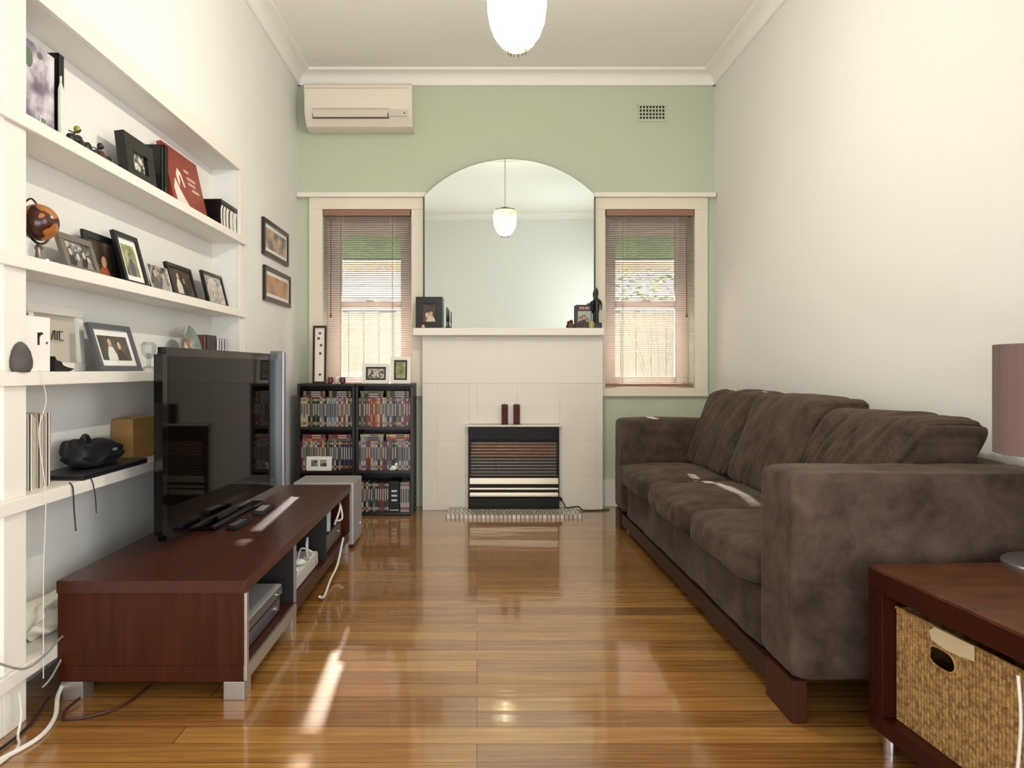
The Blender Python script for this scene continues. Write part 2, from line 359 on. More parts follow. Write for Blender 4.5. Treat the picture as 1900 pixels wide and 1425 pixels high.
B().bx(-2.2, -1.3, -.06, -.02, 1.2, 2.2, mat('grey pane', '#8c9498', .2)).obj('window', h)
B().bx(1.6, 2.6, -.06, -.02, 1.2, 2.2, mat('grey pane')).obj('window', h)
leafm = [mat('leaf yellow green', '#a5a860', .6), mat('leaf green', '#7d8a58', .6)]
sh = thing('garden_shrub', 'leafy shrub in front of the fence outside the right window', 'shrub', (1.75, 6.6, -.3))
b = B(); rs = random.Random(3)
for k in range(420):
    a = rs.uniform(0, 2*pi); rr = .75*math.sqrt(rs.random()); p = Vector((rr*cos(a), rr*sin(a)*.5, 1.85+rs.random()*.5))
    t = bmesh.new(); s_ = .035
    vs = [t.verts.new(Vector(c)*s_) for c in ((-1, 0, 0), (0, .5, .12), (1, 0, 0), (0, -.5, .12))]; t.faces.new(vs)
    M = Matrix.Translation(p) @ Matrix.Rotation(rs.uniform(0, 6), 4, 'Z') @ Matrix.Rotation(rs.uniform(-1, 1), 4, 'X'); b.add(t, leafm[k % 2], M)
b.obj('foliage', sh)
b = B()
for k in range(7): b.tube([(0, 0, 0), (.05*cos(k), .05*sin(k), .9), (.45*cos(k*.9), .2*sin(k*.9), 2.0)], .003, mat('bark', '#9a8c7a', .8))
b.obj('stem', sh)

# ------------------------------------------------------------------ mirror
mir = bpy.data.materials.new('mirror glass'); mir.use_nodes = True; pb = mir.node_tree.nodes['Principled BSDF']; pb.inputs['Metallic'].default_value = 1; pb.inputs['Roughness'].default_value = .01; pb.inputs['Base Color'].default_value = (.72, .80, .77, 1)
MX0, MX1 = -.357, .796; zr = 2.145; zt = 2.385; c = (MX1-MX0)/2; hgt = zt-zr; rad = (c*c+hgt*hgt)/(2*hgt); mx = (MX0+MX1)/2
def arc(off=0):
    a = math.asin(c/rad); return [(mx+(rad+off)*sin(t), zt-rad+(rad+off)*cos(t)) for t in [a-2*a*k/32 for k in range(33)]]
mt = thing('arched_mirror', 'large frameless mirror with arched top standing on the mantel', 'mirror', (0, YB-.02, 0))
z0 = 1.232
B().prism([(MX0, z0), (MX1, z0)]+arc(), -.006, .0, 'y', mir).obj('mirror_glass', mt, flat=True)
B().prism([(MX0-.004, z0), (MX1+.004, z0)]+arc(.004), .0005, .012, 'y', mat('mirror backing', '#6d6f62', .6)).obj('backing', mt)
mt.rotation_euler = (R(1.0), 0, R(-1.7)); mt.location = (0, YB-.062, 0.0)
# ------------------------------------------------------------------ air conditioner, vent
acm = mat('air conditioner plastic', '#e6dccf', .35)
ac = thing('air_conditioner', 'cream wall split air conditioner high in the back left corner', 'air conditioner', (-.795, YB, 2.585))
pr = [(0, .012), (-.06, 0), (-.13, .015), (-.175, .06), (-.195, .11), (-.203, .24), (-.20, .27), (-.185, .285), (0, .285)]
hw = .36
B().prism(pr, -hw, hw, 'x', acm).obj('body', ac, ang=.5)
B().prism([(-.196, .112), (-.2035, .24), (-.2085, .24), (-.201, .108)], -hw+.004, hw-.012, 'x', acm).obj('front_panel', ac)
B().prism([(-.125, .018), (-.186, .078), (-.183, .088), (-.12, .03)], -hw+.05, hw-.16, 'x', mat('dark outlet', '#3b332c', .6), Matrix.Translation((0, -.004, 0))).obj('outlet', ac)
B().prism([(-.140, .030), (-.203, .092), (-.197, .10), (-.134, .04)], -hw+.055, hw-.165, 'x', acm, Matrix.Translation((0, -.006, 0))).obj('louvre', ac)
gd = mat('air conditioner groove', '#5a5048', .7)
B().prism([(-.1735, .054), (-.179, .064), (-.1815, .063), (-.176, .053)], -hw+.05, hw-.155, 'x', gd, Matrix.Translation((0, -.001, 0))).bx(-hw+.008, hw-.02, -.2045, -.2, .2475, .2495, mat('soft groove', '#a89c8c', .7)).bx(-hw+.05, hw-.155, -.206, -.198, .112, .1135, mat('soft groove')).obj('groove_shade', ac)  # raised dark strips; their colour stands in for shade in the grooves
B().bx(hw-.15, hw-.03, -.2035, -.195, .062, .1, mat('pale grey display', '#cfc7ba', .3), .002).obj('display', ac)
B().cyl((hw-.05, -.206, .08), (hw-.05, -.2, .08), .005, matblack, 10).obj('sensor', ac)
vt = thing('wall_vent', 'small square-holed plaster wall vent high on the green wall', 'vent', (1.22, YB, 2.745))
b = B(); nx, nz = 8, 4; w_, h_ = .18, .10
b.bx(-w_/2-.012, w_/2+.012, -.008, 0, h_/2, h_/2+.012, green).bx(-w_/2-.012, w_/2+.012, -.008, 0, -h_/2-.012, -h_/2, green)
for k in range(nx+1): x = -w_/2+k*w_/nx; b.bx(x-.004, x+.004, -.008, -.001, -h_/2, h_/2, green)
for k in range(nz+1): z = -h_/2+k*h_/nz; b.bx(-w_/2, w_/2, -.0075, -.001, z-.004, z+.004, green)
b.obj('grille', vt); B().bx(-w_/2, w_/2, -.0012, -.0002, -h_/2, h_/2, mat('vent hole shade', '#15130f', .9)).obj('opening', vt)  # dark sheet on the wall, painted as the shade inside the holes

# ------------------------------------------------------------------ fireplace
fp = thing('fireplace_surround', 'cream painted tile fireplace surround with a thick mantel ledge', 'fireplace', (0, YB, 0))
FY = 4.624-YB
tm = tile_mat()
B().bx(-.370, -.055, FY, -.001, 0, .86, tm, .003).bx(.56, .852, FY, -.001, 0, .86, tm, .003).bx(-.055, .56, FY, -.001, .586, .86, tm).bx(-.370, .852, FY, -.001, .8601, 1.18, mat('cream painted panel', '#e4ded2', .4), .003).bx(-.055, .56, -.03, -.001, 0, .6, tm).obj('tiled_body', fp)
B().bx(-.432, .852, 4.56-YB, -.058, 1.18, 1.232, trimw, .008, 3).bx(-.34, .78, -.058, -.001, 1.18, 1.2315, trimw).obj('mantel', fp)
ht = tag(B().prism([(-.20, 4.37), (.680, 4.37), (.66, 4.623), (-.185, 4.623)], 0.0, .022, 'z', mosaic_mat()).obj('hearth'), 'low hearth slab of small pale and dark tiles before the heater', 'hearth')
he = thing('gas_heater', 'old gas wall heater with chrome bars in a cream frame inside the fireplace', 'heater', (.247, 4.56, .022))
hb = mat('heater black', '#0b0909', .45, spec=.2); hbr = mat('radiant brown clay', '#6e452a', .6); hs = mat('heater satin trim', '#b9ad98', .3, .6)
b = B(); b.bx(-.325, .325, .055, .064, .535, .562, creamp, .003).bx(-.325, -.305, .055, .064, 0, .54, creamp, .003).bx(.305, .325, .055, .064, 0, .54, creamp, .003)
b.bx(-.325, .325, -.0, .06, .548, .562, creamp, .003); b.obj('frame', he)
B().bx(-.303, .303, .03, .16, 0, .545, hb).bx(-.303, .303, .0, .03, .46, .545, hb, .004).bx(-.303, .303, -.005, .03, 0, .075, hb, .004).bx(-.303, -.288, 0, .03, .07, .46, hb).bx(.288, .303, 0, .03, .07, .46, hb).obj('body', he)
B().bx(-.286, .286, .022, .03, .345, .44, hbr).bx(-.286, .286, .022, .03, .225, .34, mat('heater grey element', '#2b2927', .5)).obj('radiant_panel', he)
b = B()
for k in range(11): z = .225+k*.0215; b.cyl((-.288, .006, z), (.288, .006, z), .0032, mat('dull guard rod', '#85796d', .35, .8), 8)
for x in (-.24, -.12, 0, .12, .24): b.cyl((x, .012, .222), (x, .012, .45), .0018, chrome, 6)
b.obj('guard_grille', he)
B().bx(-.298, .298, -.004, .03, .165, .208, hs, .004).obj('trim_bar', he)
B().bx(-.298, .298, -.004, .03, .128, .142, hs, .003).obj('trim_bar', he)
B().bx(-.298, .298, -.004, .03, .080, .112, hs, .006).obj('trim_bar', he)
B().cyl((.315, .02, .06), (.315, .055, .06), .012, hb, 12).obj('knob', he)
tag(B().tube([(.565, 4.60, .085), (.585, 4.57, .05), (.60, 4.56, .03), (.68, 4.60, .03), (.72, 4.60, .006), (.84, 4.608, .006), (.90, 4.64, .006)], .004, matblack).obj('cable'), 'thin black cable trailing from the gas heater to the right', 'cable')
wax = mat('dark red wax', '#4a120c', .5, spec=.25)
for i, x in enumerate((.187, .267)):
    t = thing('candle', ['dark red square candle, left one of the pair on the heater', 'dark red square candle, right one of the pair on the heater'][i], 'candle', (x, 4.592, .584), 0, 'red candles on the heater')
    B().bx(-.021, .021, -.021, .021, 0.004, .135, wax, .004).obj('wax', t)
    B().bx(-.026, .026, -.026, .026, 0, .004, glassmat('clear glass'), .001).obj('dish', t)
    B().cyl((0, 0, .135), (0, 0, .145), .001, black, 6).obj('wick', t)

# ------------------------------------------------------------------ photo pictures
PH = {}
def photom(name, cols, scale=14):
    if name in PH: return PH[name]
    m = bpy.data.materials.new('print '+name); m.use_nodes = True; N = m.node_tree.nodes; L = m.node_tree.links; b = N['Principled BSDF']
    tc = N.new('ShaderNodeTexCoord'); n = N.new('ShaderNodeTexNoise'); n.inputs['Scale'].default_value = scale; n.inputs['Detail'].default_value = 3
    L.new(tc.outputs['Object'], n.inputs[0]); r = N.new('ShaderNodeValToRGB'); e = r.color_ramp.elements
    e[0].position = .3; e[0].color = lin(cols[0]); e[1].position = .7; e[1].color = lin(cols[-1])
    for i, c_ in enumerate(cols[1:-1]): x = e.new(.3+.4*(i+1)/(len(cols)-1)); x.color = lin(c_)
    L.new(n.outputs[0], r.inputs[0]); L.new(r.outputs[0], b.inputs['Base Color']); b.inputs['Roughness'].default_value = .35
    PH[name] = m; return m
def disc(b, cx, cz, rx, rz, y, m, n=14):
    t = bmesh.new(); vs = [t.verts.new((cx+rx*cos(2*pi*k/n), y, cz+rz*sin(2*pi*k/n))) for k in range(n)]
    t.faces.new(vs[::1]); b.add(t, m)
def people(b, w, h, z0, y, figs):
    """figs: (u, headheight v, size, body hex, skin hex)"""
    for i, (u, v, s, body, skin) in enumerate(figs):
        x = (u-.5)*w; r = s*h; yy = y-.0004*(i+1)
        zt = z0+v*h
        pts = [(x-r*.95, z0), (x-r*.95, max(z0+.001, zt-r*2.0)), (x-r*.4, zt-r*1.0), (x+r*.4, zt-r*1.0), (x+r*.95, max(z0+.001, zt-r*2.0)), (x+r*.95, z0)]
        t = bmesh.new(); t.faces.new([t.verts.new((max(-w/2, min(w/2, p[0])), yy, p[1])) for p in pts]); b.add(t, mat('cloth '+body, body, .5))
        disc(b, x, zt-r*.45, r*.48, r*.62, yy-.0001, mat('hair dark print', '#2a1d16', .5)); disc(b, x, zt-r*.55, r*.38, r*.5, yy-.0002, mat('skin '+skin, skin, .5))
def frame(name, label, loc, rz, w, h, bord, fm, matw=0, pic=None, figs=(), lean=.25, depth=.016, group=None, cat='photo frame', matm=None, glassy=True, strut=True):
    t = thing(name, label, cat, loc, rz, group); M = Matrix.Rotation(-lean, 4, 'X')   # faces local -y; leans back
    b = B(); b.bx(-w/2, w/2, 0, depth, 0, bord, fm, .0015, M=M).bx(-w/2, w/2, 0, depth, h-bord, h, fm, .0015, M=M)
    b.bx(-w/2, -w/2+bord, 0, depth, bord, h-bord, fm, .0015, M=M).bx(w/2-bord, w/2, 0, depth, bord, h-bord, fm, .0015, M=M)
    b.bx(-w/2+bord*.5, w/2-bord*.5, depth*.75, depth*.98, bord*.5, h-bord*.5, matblack, M=M); fr = b.obj('frame', t)
    iw, ih = w-2*bord, h-2*bord
    if matw: B().bx(-iw/2, iw/2, depth*.5, depth*.6, bord, h-bord, matm or paper, M=M).obj('mount', fr)
    pw, ph = iw-2*matw, ih-2*matw; y = depth*.45; b = B()
    b.bx(-pw/2, pw/2, y, y+.001, bord+matw, h-bord-matw, pic or photom('grey', ['#222222', '#8c8c88', '#d8d6d0']))
    people(b, pw, ph, bord+matw, y, figs); b.obj('photo', fr, M=M)
    if strut and lean > .02:
        y1 = sin(lean)*h*.7+depth*cos(lean); B().prism([(y1, h*.62), (y1+.012, h*.62), (y1+.03, .0), (y1+.024, 0)], -.02, .02, 'x', matblack).obj('strut', t)
    return t
def wframe_(name, label, pxl, pxr, pyt, zs, X, lean=.3, **k):
    """frame standing on a left-hand shelf, bottom front edge at plane X, bottom corners seen at pxl..pxr, top-left seen at pyt"""
    y0, y1 = sy(pxl, X), sy(pxr, X); h = (zz(pyt, y0)-zs)/cos(lean)
    return frame(name, label, (X, (y0+y1)/2, zs+.0005), R(90), y1-y0, h, lean=lean, **k)
blk = mat('black picture frame', '#0f0d0e', .3); dkb = mat('dark brown picture frame', '#2a1a16', .3); slv = mat('pewter picture frame', '#5f6067', .35, .4); taupe = mat('taupe picture frame', '#6f665a', .5)
P_bw = photom('black and white', ['#1d1c1b', '#6b6964', '#c9c5bd'], 45); P_gr = photom('garden', ['#4d5636', '#8f9460', '#cfc79f'], 20); P_dk = photom('dusk', ['#1c1614', '#3f3228', '#6e5a48'], 18)
P_ci = photom('city', ['#25221f', '#655f57', '#c2bbad', '#ebe6da'], 60); P_sea = photom('harbour', ['#3f4c50', '#7d8584', '#d9a878', '#b9b1a6'], 10); P_sun = photom('sunset', ['#7a7077', '#c08b58', '#b9a79a'], 9)
P_room = photom('warm portrait', ['#32302c', '#5c5247', '#8a7964'], 10)
# shelf 1
wframe_('framed_photo', 'thick black box frame with a small pale picture on the top shelf', 240, 293, 240, SZ[0], -1.262, .12, bord=.055, fm=blk, pic=P_ci, depth=.035)
# shelf 2
wframe_('framed_photo', 'taupe frame with a black and white group photo beside the globe', 129, 190, 428, SZ[1], -1.265, .30, bord=.022, fm=taupe, pic=P_bw,
        figs=[(.2, .75, .3, '#2a2a2a', '#b9b0a8'), (.45, .6, .3, '#77726c', '#c2b9b0'), (.7, .72, .3, '#222222', '#b9b0a8'), (.85, .55, .26, '#8c8780', '#c2b9b0')])
wframe_('framed_photo', 'wide black frame behind the taupe one, orange figure in it', 165, 224, 424, SZ[1], -1.318, .12, bord=.024, fm=blk, pic=P_dk, figs=[(.6, .6, .35, '#a4502c', '#b98a6a')], depth=.012, strut=False)
wframe_('framed_photo', 'tall black portrait frame with white mount on the globe shelf', 237, 280, 425, SZ[1], -1.262, .26, bord=.02, fm=blk, matw=.022, pic=P_gr, figs=[(.5, .7, .16, '#5c4f6e', '#a98b74')])
wframe_('snapshot', 'unframed group snapshot between two black frames on the globe shelf', 285, 322, 487, SZ[1], -1.262, .25, bord=.002, fm=paper, pic=P_bw, cat='photo', depth=.004,
        figs=[(.3, .85, .3, '#5f5a55', '#c9ab98'), (.7, .8, .3, '#a59a92', '#c9ab98')])
wframe_('framed_photo', 'black frame with a night photo of a pale figure, globe shelf', 325, 370, 484, SZ[1], -1.262, .26, bord=.018, fm=blk, pic=P_dk, figs=[(.35, .85, .26, '#cfc6b2', '#c4a184'), (.6, .7, .24, '#1a1a22', '#9a7a66')])
wframe_('framed_photo', 'black sided frame with pale blossom picture, last on the globe shelf', 390, 426, 500, SZ[1], -1.262, .24, bord=.015, fm=blk, pic=photom('blossom', ['#7d7470', '#b7aca6', '#e3dcd6'], 40))
# shelf 3
big = wframe_('framed_photo', 'large white box frame with grey lettered print behind the white panel', 58, 160, 560, SZ[2], -1.335, .06, bord=.028, fm=mat('white frame', '#e9e6de', .4), pic=mat('warm grey board', '#c2b9aa', .6), depth=.03, strut=False)
dk = mat('dark ink', '#3a342d', .6)
b = B()
for i, (x, z, dx, dz) in enumerate([(-.055, .10, .012, .03), (-.043, .10, -.004, .03), (-.028, .10, .010, .03), (-.012, .10, .0, .03), (.0, .10, .0, .028), (.012, .10, .0, .03)]):
    b.tube([(x, -.001+.012, z), (x+dx, -.001+.012, z+dz)], .0022, dk, 6, 1)
b.tube([(.002, .011, .128), (.03, .011, .128)], .002, dk, 6, 1).tube([(.018, .011, .10), (.034, .011, .10)], .002, dk, 6, 1).obj('lettering', big)
wframe_('framed_photo', 'pewter grey frame with white mount and a smiling couple', 191, 266, 597, SZ[2], -1.25, .30, bord=.02, fm=slv, matw=.022, pic=P_room,
        figs=[(.35, .92, .36, '#e0dcd6', '#c99f84'), (.65, .80, .34, '#4a3c34', '#d0a68c')])
X = -1.238
wp = thing('letter_panel', 'white standing panel with a black letter r on the third shelf', 'panel', (X, (sy(35, X)+sy(93, X))/2, SZ[2]+.0005), R(90))
w_ = sy(93, X)-sy(35, X)
B().bx(-w_/2, w_/2, 0, .018, 0, .155, mat('white panel', '#efece6', .35), .001).obj('board', wp)
lx = w_*.12
B().bx(lx-.006, lx+.002, -.0015, 0, .075, .11, black).tube([(lx, -.001, .10), (lx+.006, -.001, .108), (lx+.013, -.001, .107)], .0035, black, 8, 3).ell((w_*.38, -.001, .082), (.0035, .0012, .004), black).obj('letter', wp)
st = B(); st.lathe([(0, 0), (.028, .0), (.036, .012), (.037, .03), (.030, .055), (.018, .072), (.006, .08), (0, .081)], mat('dark grey stone', '#4d4845', .7, var=.3, scale=30, bump=.3, bscale=60))
o = st.obj('stone_ornament'); o.location = (-1.222, sy(38, -1.222)+.0, SZ[2]); o.scale = (.65, 1, 1); tag(o, 'dark grey egg-shaped stone at the left end of the third shelf', 'stone')
b = B(); b.prism([(-.05, 0), (-.05, .045), (-.042, .034), (-.02, .03), (-.008, .018), (.018, .012), (.05, .008), (.02, .0)], -.015, .015, 'y', matblack)
o = b.obj('boat_ornament'); o.rotation_euler = (0, 0, R(90)); o.location = (-1.262, sy(112, -1.262), SZ[2]); tag(o, 'small jagged black ornament beside the white lettered panel', 'ornament')
b = B(); b.lathe([(0, 0), (.016, 0), (.016, .12), (.007, .15), (.007, .175), (0, .176)], mat('smoky grey glass', '#6b675c', .15)); o = b.obj('bottle'); o.location = (-1.345, sy(43, -1.345)+.012, SZ[2]); tag(o, 'slim grey bottle at the far left behind the white panel', 'bottle')
g = thing('glass_ornament', 'clear faceted glass ornament right of the pewter frame', 'ornament', (-1.27, sy(276, -1.27), SZ[2]))
B().lathe([(0, 0), (.03, 0), (.03, .01), (.008, .02), (.008, .045), (.028, .07), (.03, .10), (.02, .112), (.0, .112)], glassmat('clouded crystal', (.97, .98, .98), .97, .05, (.4, (.9, .93, .93, 1))), seg=8).obj('cup', g, flat=True)
B().ell((0, 0, .06), (.008, .008, .012), mat('pale grey speck', '#a9acae', .4)).obj('core', g)
pl = thing('decorative_plate', 'round mottled glass plate standing above the television', 'plate', (-1.30, 3.06, SZ[2]+.100), 0)
M = Matrix.Rotation(R(78), 4, 'Y')
B().lathe([(0, 0), (.06, .0), (.098, .02), (.101, .026), (.06, .006), (0, .006)], mat('mottled plate glaze', '#7f8b86', .2, var=.5, scale=25), M=M).obj('rim', pl)
B().lathe([(0, .0061), (.045, .0065), (.045, .009), (0, .009)], photom('plate picture', ['#2e2a26', '#9a6a52', '#e0d6c4'], 22), M=M).obj('centre_picture', pl)
def book(name, label, x0, x1, y0, y1, z0, z1, cov, group=None, pages=True, cat='book', M=None, extra=None):
    t = thing(name, label, cat, ((x0+x1)/2, (y0+y1)/2, z0), 0, group); hx, hy, hz = (x1-x0)/2, (y1-y0)/2, z1-z0
    c_ = .0022; b = B().bx(-hx, hx, -hy, -hy+c_, 0, hz, cov).bx(-hx, hx, hy-c_, hy, 0, hz, cov).bx(hx-c_, hx, -hy, hy, 0, hz, cov); b.obj('cover', t, M=M)
    B().bx(-hx+.003, hx-c_, -hy+c_, hy-c_, .003, hz-.003, paper).obj('pages', t, M=M)
    return t
y = 3.175
for i, (c_, lab, w_) in enumerate([('#6b3a36', 'dull red book behind the round plate', .03), ('#17171b', 'thick black book standing right of the round plate', .12), ('#dcdce2', 'white spined book next to the thick black one', .03), ('#c9c4d4', 'pale lilac spined book on the third shelf', .028), ('#d9cfd2', 'pale pink spined book on the third shelf', .03), ('#c5c3c0', 'light grey book last in the row above the television', .035)]):
    hh = .165 - .01*(i > 1) + .004*(i % 2); book('book', lab, NX+.02, -1.272, y, y+w_, SZ[2], SZ[2]+hh, mat('cover '+c_, c_, .5), 'books above the television'); y += w_+.006
# shelf 4
y = sy(36, -1.265)
cols = ['#e7e2d6', '#e9e6dd', '#dcd5c6', '#e5dfd2', '#d8cfbd', '#e8e3d8', '#c9bda6', '#e3dccf', '#b7ab97', '#ded6c8']
y_end = sy(92, -1.265); n = 10; w_ = (y_end-y)/n
pos = ['leftmost', 'second from left', 'third from left', 'fourth from left', 'fifth from left', 'sixth from left', 'seventh from left', 'eighth from left', 'ninth from left', 'rightmost']
for i in range(n):
    book('magazine', 'cream white magazine, %s in the row on the fourth shelf' % pos[i], NX+.01, -1.262-.004*(i % 3), y+.0004, y+w_-.0004, SZ[3], SZ[3]+.215-.005*(i % 3), mat('cover '+cols[i], cols[i], .6), 'white magazines on the fourth shelf', cat='magazine'); y += w_
lp = thing('laptop', 'closed thin black laptop under the black bag', 'laptop', (-1.295, 2.29, SZ[3]))
B().bx(-.07, .085, -.19, .22, 0, .010, matblack, .003).obj('base', lp); B().bx(-.07, .085, -.19, .22, .0108, .018, mat('charcoal lid', '#2a2a2e', .35), .003).obj('lid', lp)
bg = thing('camera_bag', 'slumped black fabric bag on the closed laptop', 'bag', (-1.29, 2.30, SZ[3]+.0215))
def blob(w, d, h, seed, nz=.02, e=6, n=22):
    t = bmesh.new(); bmesh.ops.create_cube(t, size=2); bmesh.ops.subdivide_edges(t, edges=t.edges[:], cuts=n, use_grid_fill=True)
    for v in t.verts:
        p = v.co.copy(); k = (abs(p.x)**e+abs(p.y)**e+abs(p.z)**e)**(1/e); m_ = max(abs(p.x), abs(p.y), abs(p.z)); p = p*(m_/k)
        q = noise.noise_vector(p*1.7+Vector((seed, 0, 0)))*nz
        v.co = Vector((p.x*w/2, p.y*d/2, (p.z+1)*h/2))+q*(0 if p.z < -.9 else 1)
    return t
t = blob(.10, .26, .10, 3, .02, 4)
for v in t.verts: v.co.z *= 1-.35*(v.co.y/.26+.5)
B().add(t, mat('black nylon', '#0e0d10', .7)).obj('body', bg)
B().tube([(.02, -.11, .085), (.03, -.115, .105), (.03, -.095, .105), (.025, -.07, .085)], .007, mat('black nylon')).obj('handle', bg)
B().bx(.0505, .052, .02, .05, .045, .053, mat('silver plastic')).obj('badge', bg)
tag(B().bx(NX+.003, -1.29, 2.56, 2.80, SZ[3], SZ[3]+.155, mat('tan wood box', '#a07a45', .5, var=.2, scale=4, stretch=(1, 1, 8)), .003).obj('wooden_box'), 'tan wooden box behind the television on the fourth shelf', 'box')
# shelf 5 cloth
b = B(); t = blob(.11, .30, .10, 9, .03, 3); b.add(t, mat('cream cloth', '#ddd6c6', .9, var=.08, scale=12)); o = b.obj('folded_cloth'); o.location = (-1.31, 2.12, SZ[4]); tag(o, 'crumpled cream cloth on the lowest shelf behind the media bench', 'cloth')
# shelf 1 items
X = -1.262
mg = thing('picture_book', 'large book with a purple and green cover at the left of the top shelf', 'book', (X, (sy(45, X)+sy(101, X))/2, SZ[0]), R(90))
w_ = sy(101, X)-sy(45, X); h_ = .24
B().bx(-w_/2, w_/2, 0, .025, 0, h_, photom('purple cover', ['#4b4350', '#877a8b', '#cac3c8', '#e6e3df'], 12), .001).obj('cover', mg)
b = B(); disc(b, -.05, .19, .018, .028, -.0006, mat('print green', '#56684f', .5)); disc(b, .0, .215, .012, .010, -.0008, mat('print green')); b.obj('picture', mg); b = B(); b.bx(0, .03, -.001, 0, .02, .045, mat('print label', '#d8d0cc', .5))
for k in range(6): b.bx(.004+k*.004, .006+k*.004, -.0014, 0, .024, .040, black)
b.bx(-w_/2+.002, w_/2-.002, -.001, 0, .002, .016, mat('print maroon', '#5a2b35', .5)); b.obj('barcode', mg)
book('book', 'tall black spined book right of the purple cover, top shelf', NX+.02, X+.004, sy(104, X)+.004, sy(114, X)+.006, SZ[0], SZ[0]+.262, black)
tag(B().lathe([(0, 0), (.008, 0), (.008, .15), (.003, .17), (.003, .19), (0, .19)], mat('pale green glass', '#d6dccb', .2), (X+.013, sy(101, X)+.010, SZ[0])).obj('bottle'), 'slim pale green bottle before the black book on the top shelf', 'bottle')
def moto(name, lab, px0, px1, cols, X=-1.25):
    y0, y1 = sy(px0, X), sy(px1, X); L_ = y1-y0; t = thing(name, lab, 'toy', (X-.01, (y0+y1)/2, SZ[0]), R(90)); r = L_*.17
    for s in (-1, 1):
        B().lathe([(r*.6, -.004), (r, -.005), (r, .005), (r*.6, .004), (r*.6, -.004)], matblack, M=Matrix.Translation((s*(L_/2-r), 0, r)) @ Matrix.Rotation(R(90), 4, 'X')).cyl((s*(L_/2-r), -.002, r), (s*(L_/2-r), .002, r), r*.62, mat('spoke grey', '#55504c', .4), 16).obj('wheel', t)
    B().ell((0, 0, r*1.5), (L_*.22, .008, r*.5), mat('toy '+cols[0], cols[0], .3)).ell((-L_*.05, 0, r*1.95), (L_*.13, .009, r*.35), mat('toy '+cols[0], cols[0], .3)).tube([(-L_/2+r, 0, r), (-L_*.2, 0, r*2.4)], .003, matblack, 6, 1).tube([(L_/2-r, 0, r), (0, 0, r*1.2)], .003, matblack, 6, 1).obj('chassis', t)
    B().tube([(-L_*.2, -.02, r*2.7), (-L_*.19, 0, r*2.4), (-L_*.2, .02, r*2.7)], .002, matblack, 6, 3).ell((-L_*.1, 0, r*3.0), (.012, .01, .012), mat('toy '+cols[1], cols[1], .4)).obj('handlebar', t)
moto('toy_motorcycle', 'black toy motorcycle with a yellow tip on the top shelf', 131, 175, ('#17130f', '#a09a2c')); moto('toy_motorcycle', 'dark red toy motorcycle left of the thick black frame', 178, 211, ('#4d1a14', '#2b1a16'))
book('book', 'short black book behind the thick black frame', NX+.006, -1.285, 2.78, 2.80, SZ[0], SZ[0]+.22, black, 'dark books on the top shelf')
book('book', 'black book leaning next to the red picture book', NX+.006, -1.285, 2.806, 2.84, SZ[0], SZ[0]+.235, matblack, 'dark books on the top shelf')
X = -1.27
y0, y1 = sy(322, X)+.02, sy(388, X)+.0
rb = thing('picture_book', 'large dark red book with a pale bird on its cover, top shelf', 'book', (X, (y0+y1)/2, SZ[0]), R(90)); w_ = y1-y0; h_ = .285; M = Matrix.Rotation(-.22, 4, 'X')
redc = mat('dull red cover', '#8e3526', .4, var=.2, scale=5); swan = mat('pale bird print', '#e6d9cc', .5)
B().bx(-w_/2, w_/2, 0, .022, 0, h_, redc, .001, M=M).obj('cover', rb)
b = B(); b.prism([(-.1, .01), (-.14, .04), (-.15, .09), (-.12, .14), (-.09, .10), (-.05, .06), (.0, .02), (.02, .004)], -.001, 0, 'y', swan, M); b.prism([(-.085, .11), (-.10, .16), (-.075, .195), (-.045, .18), (-.02, .12), (-.035, .12), (-.055, .165), (-.07, .165), (-.07, .14)], -.001, 0, 'y', swan, M)
b.obj('bird_picture', rb); b = B()
for z_, a_, e_ in ((.20, .0, .05), (.17, .02, .11), (.145, .02, .10), (.12, .05, .13)): b.bx(a_, e_, -.001, 0, z_, z_+.012, mat('pale print', '#cfae9a', .5), M=M)
b.obj('lettering', rb)
y0, y1 = sy(410, -1.245), sy(441, -1.245)-.005
sb = thing('striped_box', 'black lidded box with curved white stripes at the right of the top shelf', 'box', (-1.245, (y0+y1)/2, SZ[0]), R(90)); w_ = y1-y0; h_ = .118
B().bx(-w_/2, w_/2, 0, .11, 0, h_, black, .002).obj('body', sb); B().bx(-w_/2-.002, w_/2+.002, -.002, .112, h_+.0005, h_+.022, black, .002).obj('lid', sb)
b = B()
for k, x in enumerate((-.125, -.085, -.04, .02, .075)):
    wd = .018+.012*k*.5; x = x*w_/.27
    b.prism([(x, .0), (x-.012, .05), (x-.012, .09), (x, h_-.006), (x+wd, h_-.006), (x+wd-.012, .09), (x+wd-.012, .05), (x+wd, 0)], -.0008, 0, 'y', mat('white stripe', '#e2dfd8', .5))
b.obj('stripes', sb)
# globe
gl = thing('globe', 'small brown and orange globe on a metal stand at the left of the second shelf', 'globe', (-1.255, sy(72, -1.255), SZ[1]))
gm = bpy.data.materials.new('globe map'); gm.use_nodes = True; N = gm.node_tree.nodes; L = gm.node_tree.links
n_ = N.new('ShaderNodeTexNoise'); n_.inputs['Scale'].default_value = 14; tc = N.new('ShaderNodeTexCoord'); L.new(tc.outputs['Object'], n_.inputs[0]); r_ = N.new('ShaderNodeValToRGB'); L.new(n_.outputs[0], r_.inputs[0]); L.new(r_.outputs[0], N['Principled BSDF'].inputs['Base Color'])
r_.color_ramp.interpolation = 'CONSTANT'; e = r_.color_ramp.elements; e[0].color = lin('#3d1d14'); e[1].position = .5; e[1].color = lin('#a8662a'); x = e.new(.62); x.color = lin('#7c6a5e'); N['Principled BSDF'].inputs['Roughness'].default_value = .2
B().ell((0, 0, .112), (.052, .052, .052), gm, u=28, v=18).obj('ball', gl)
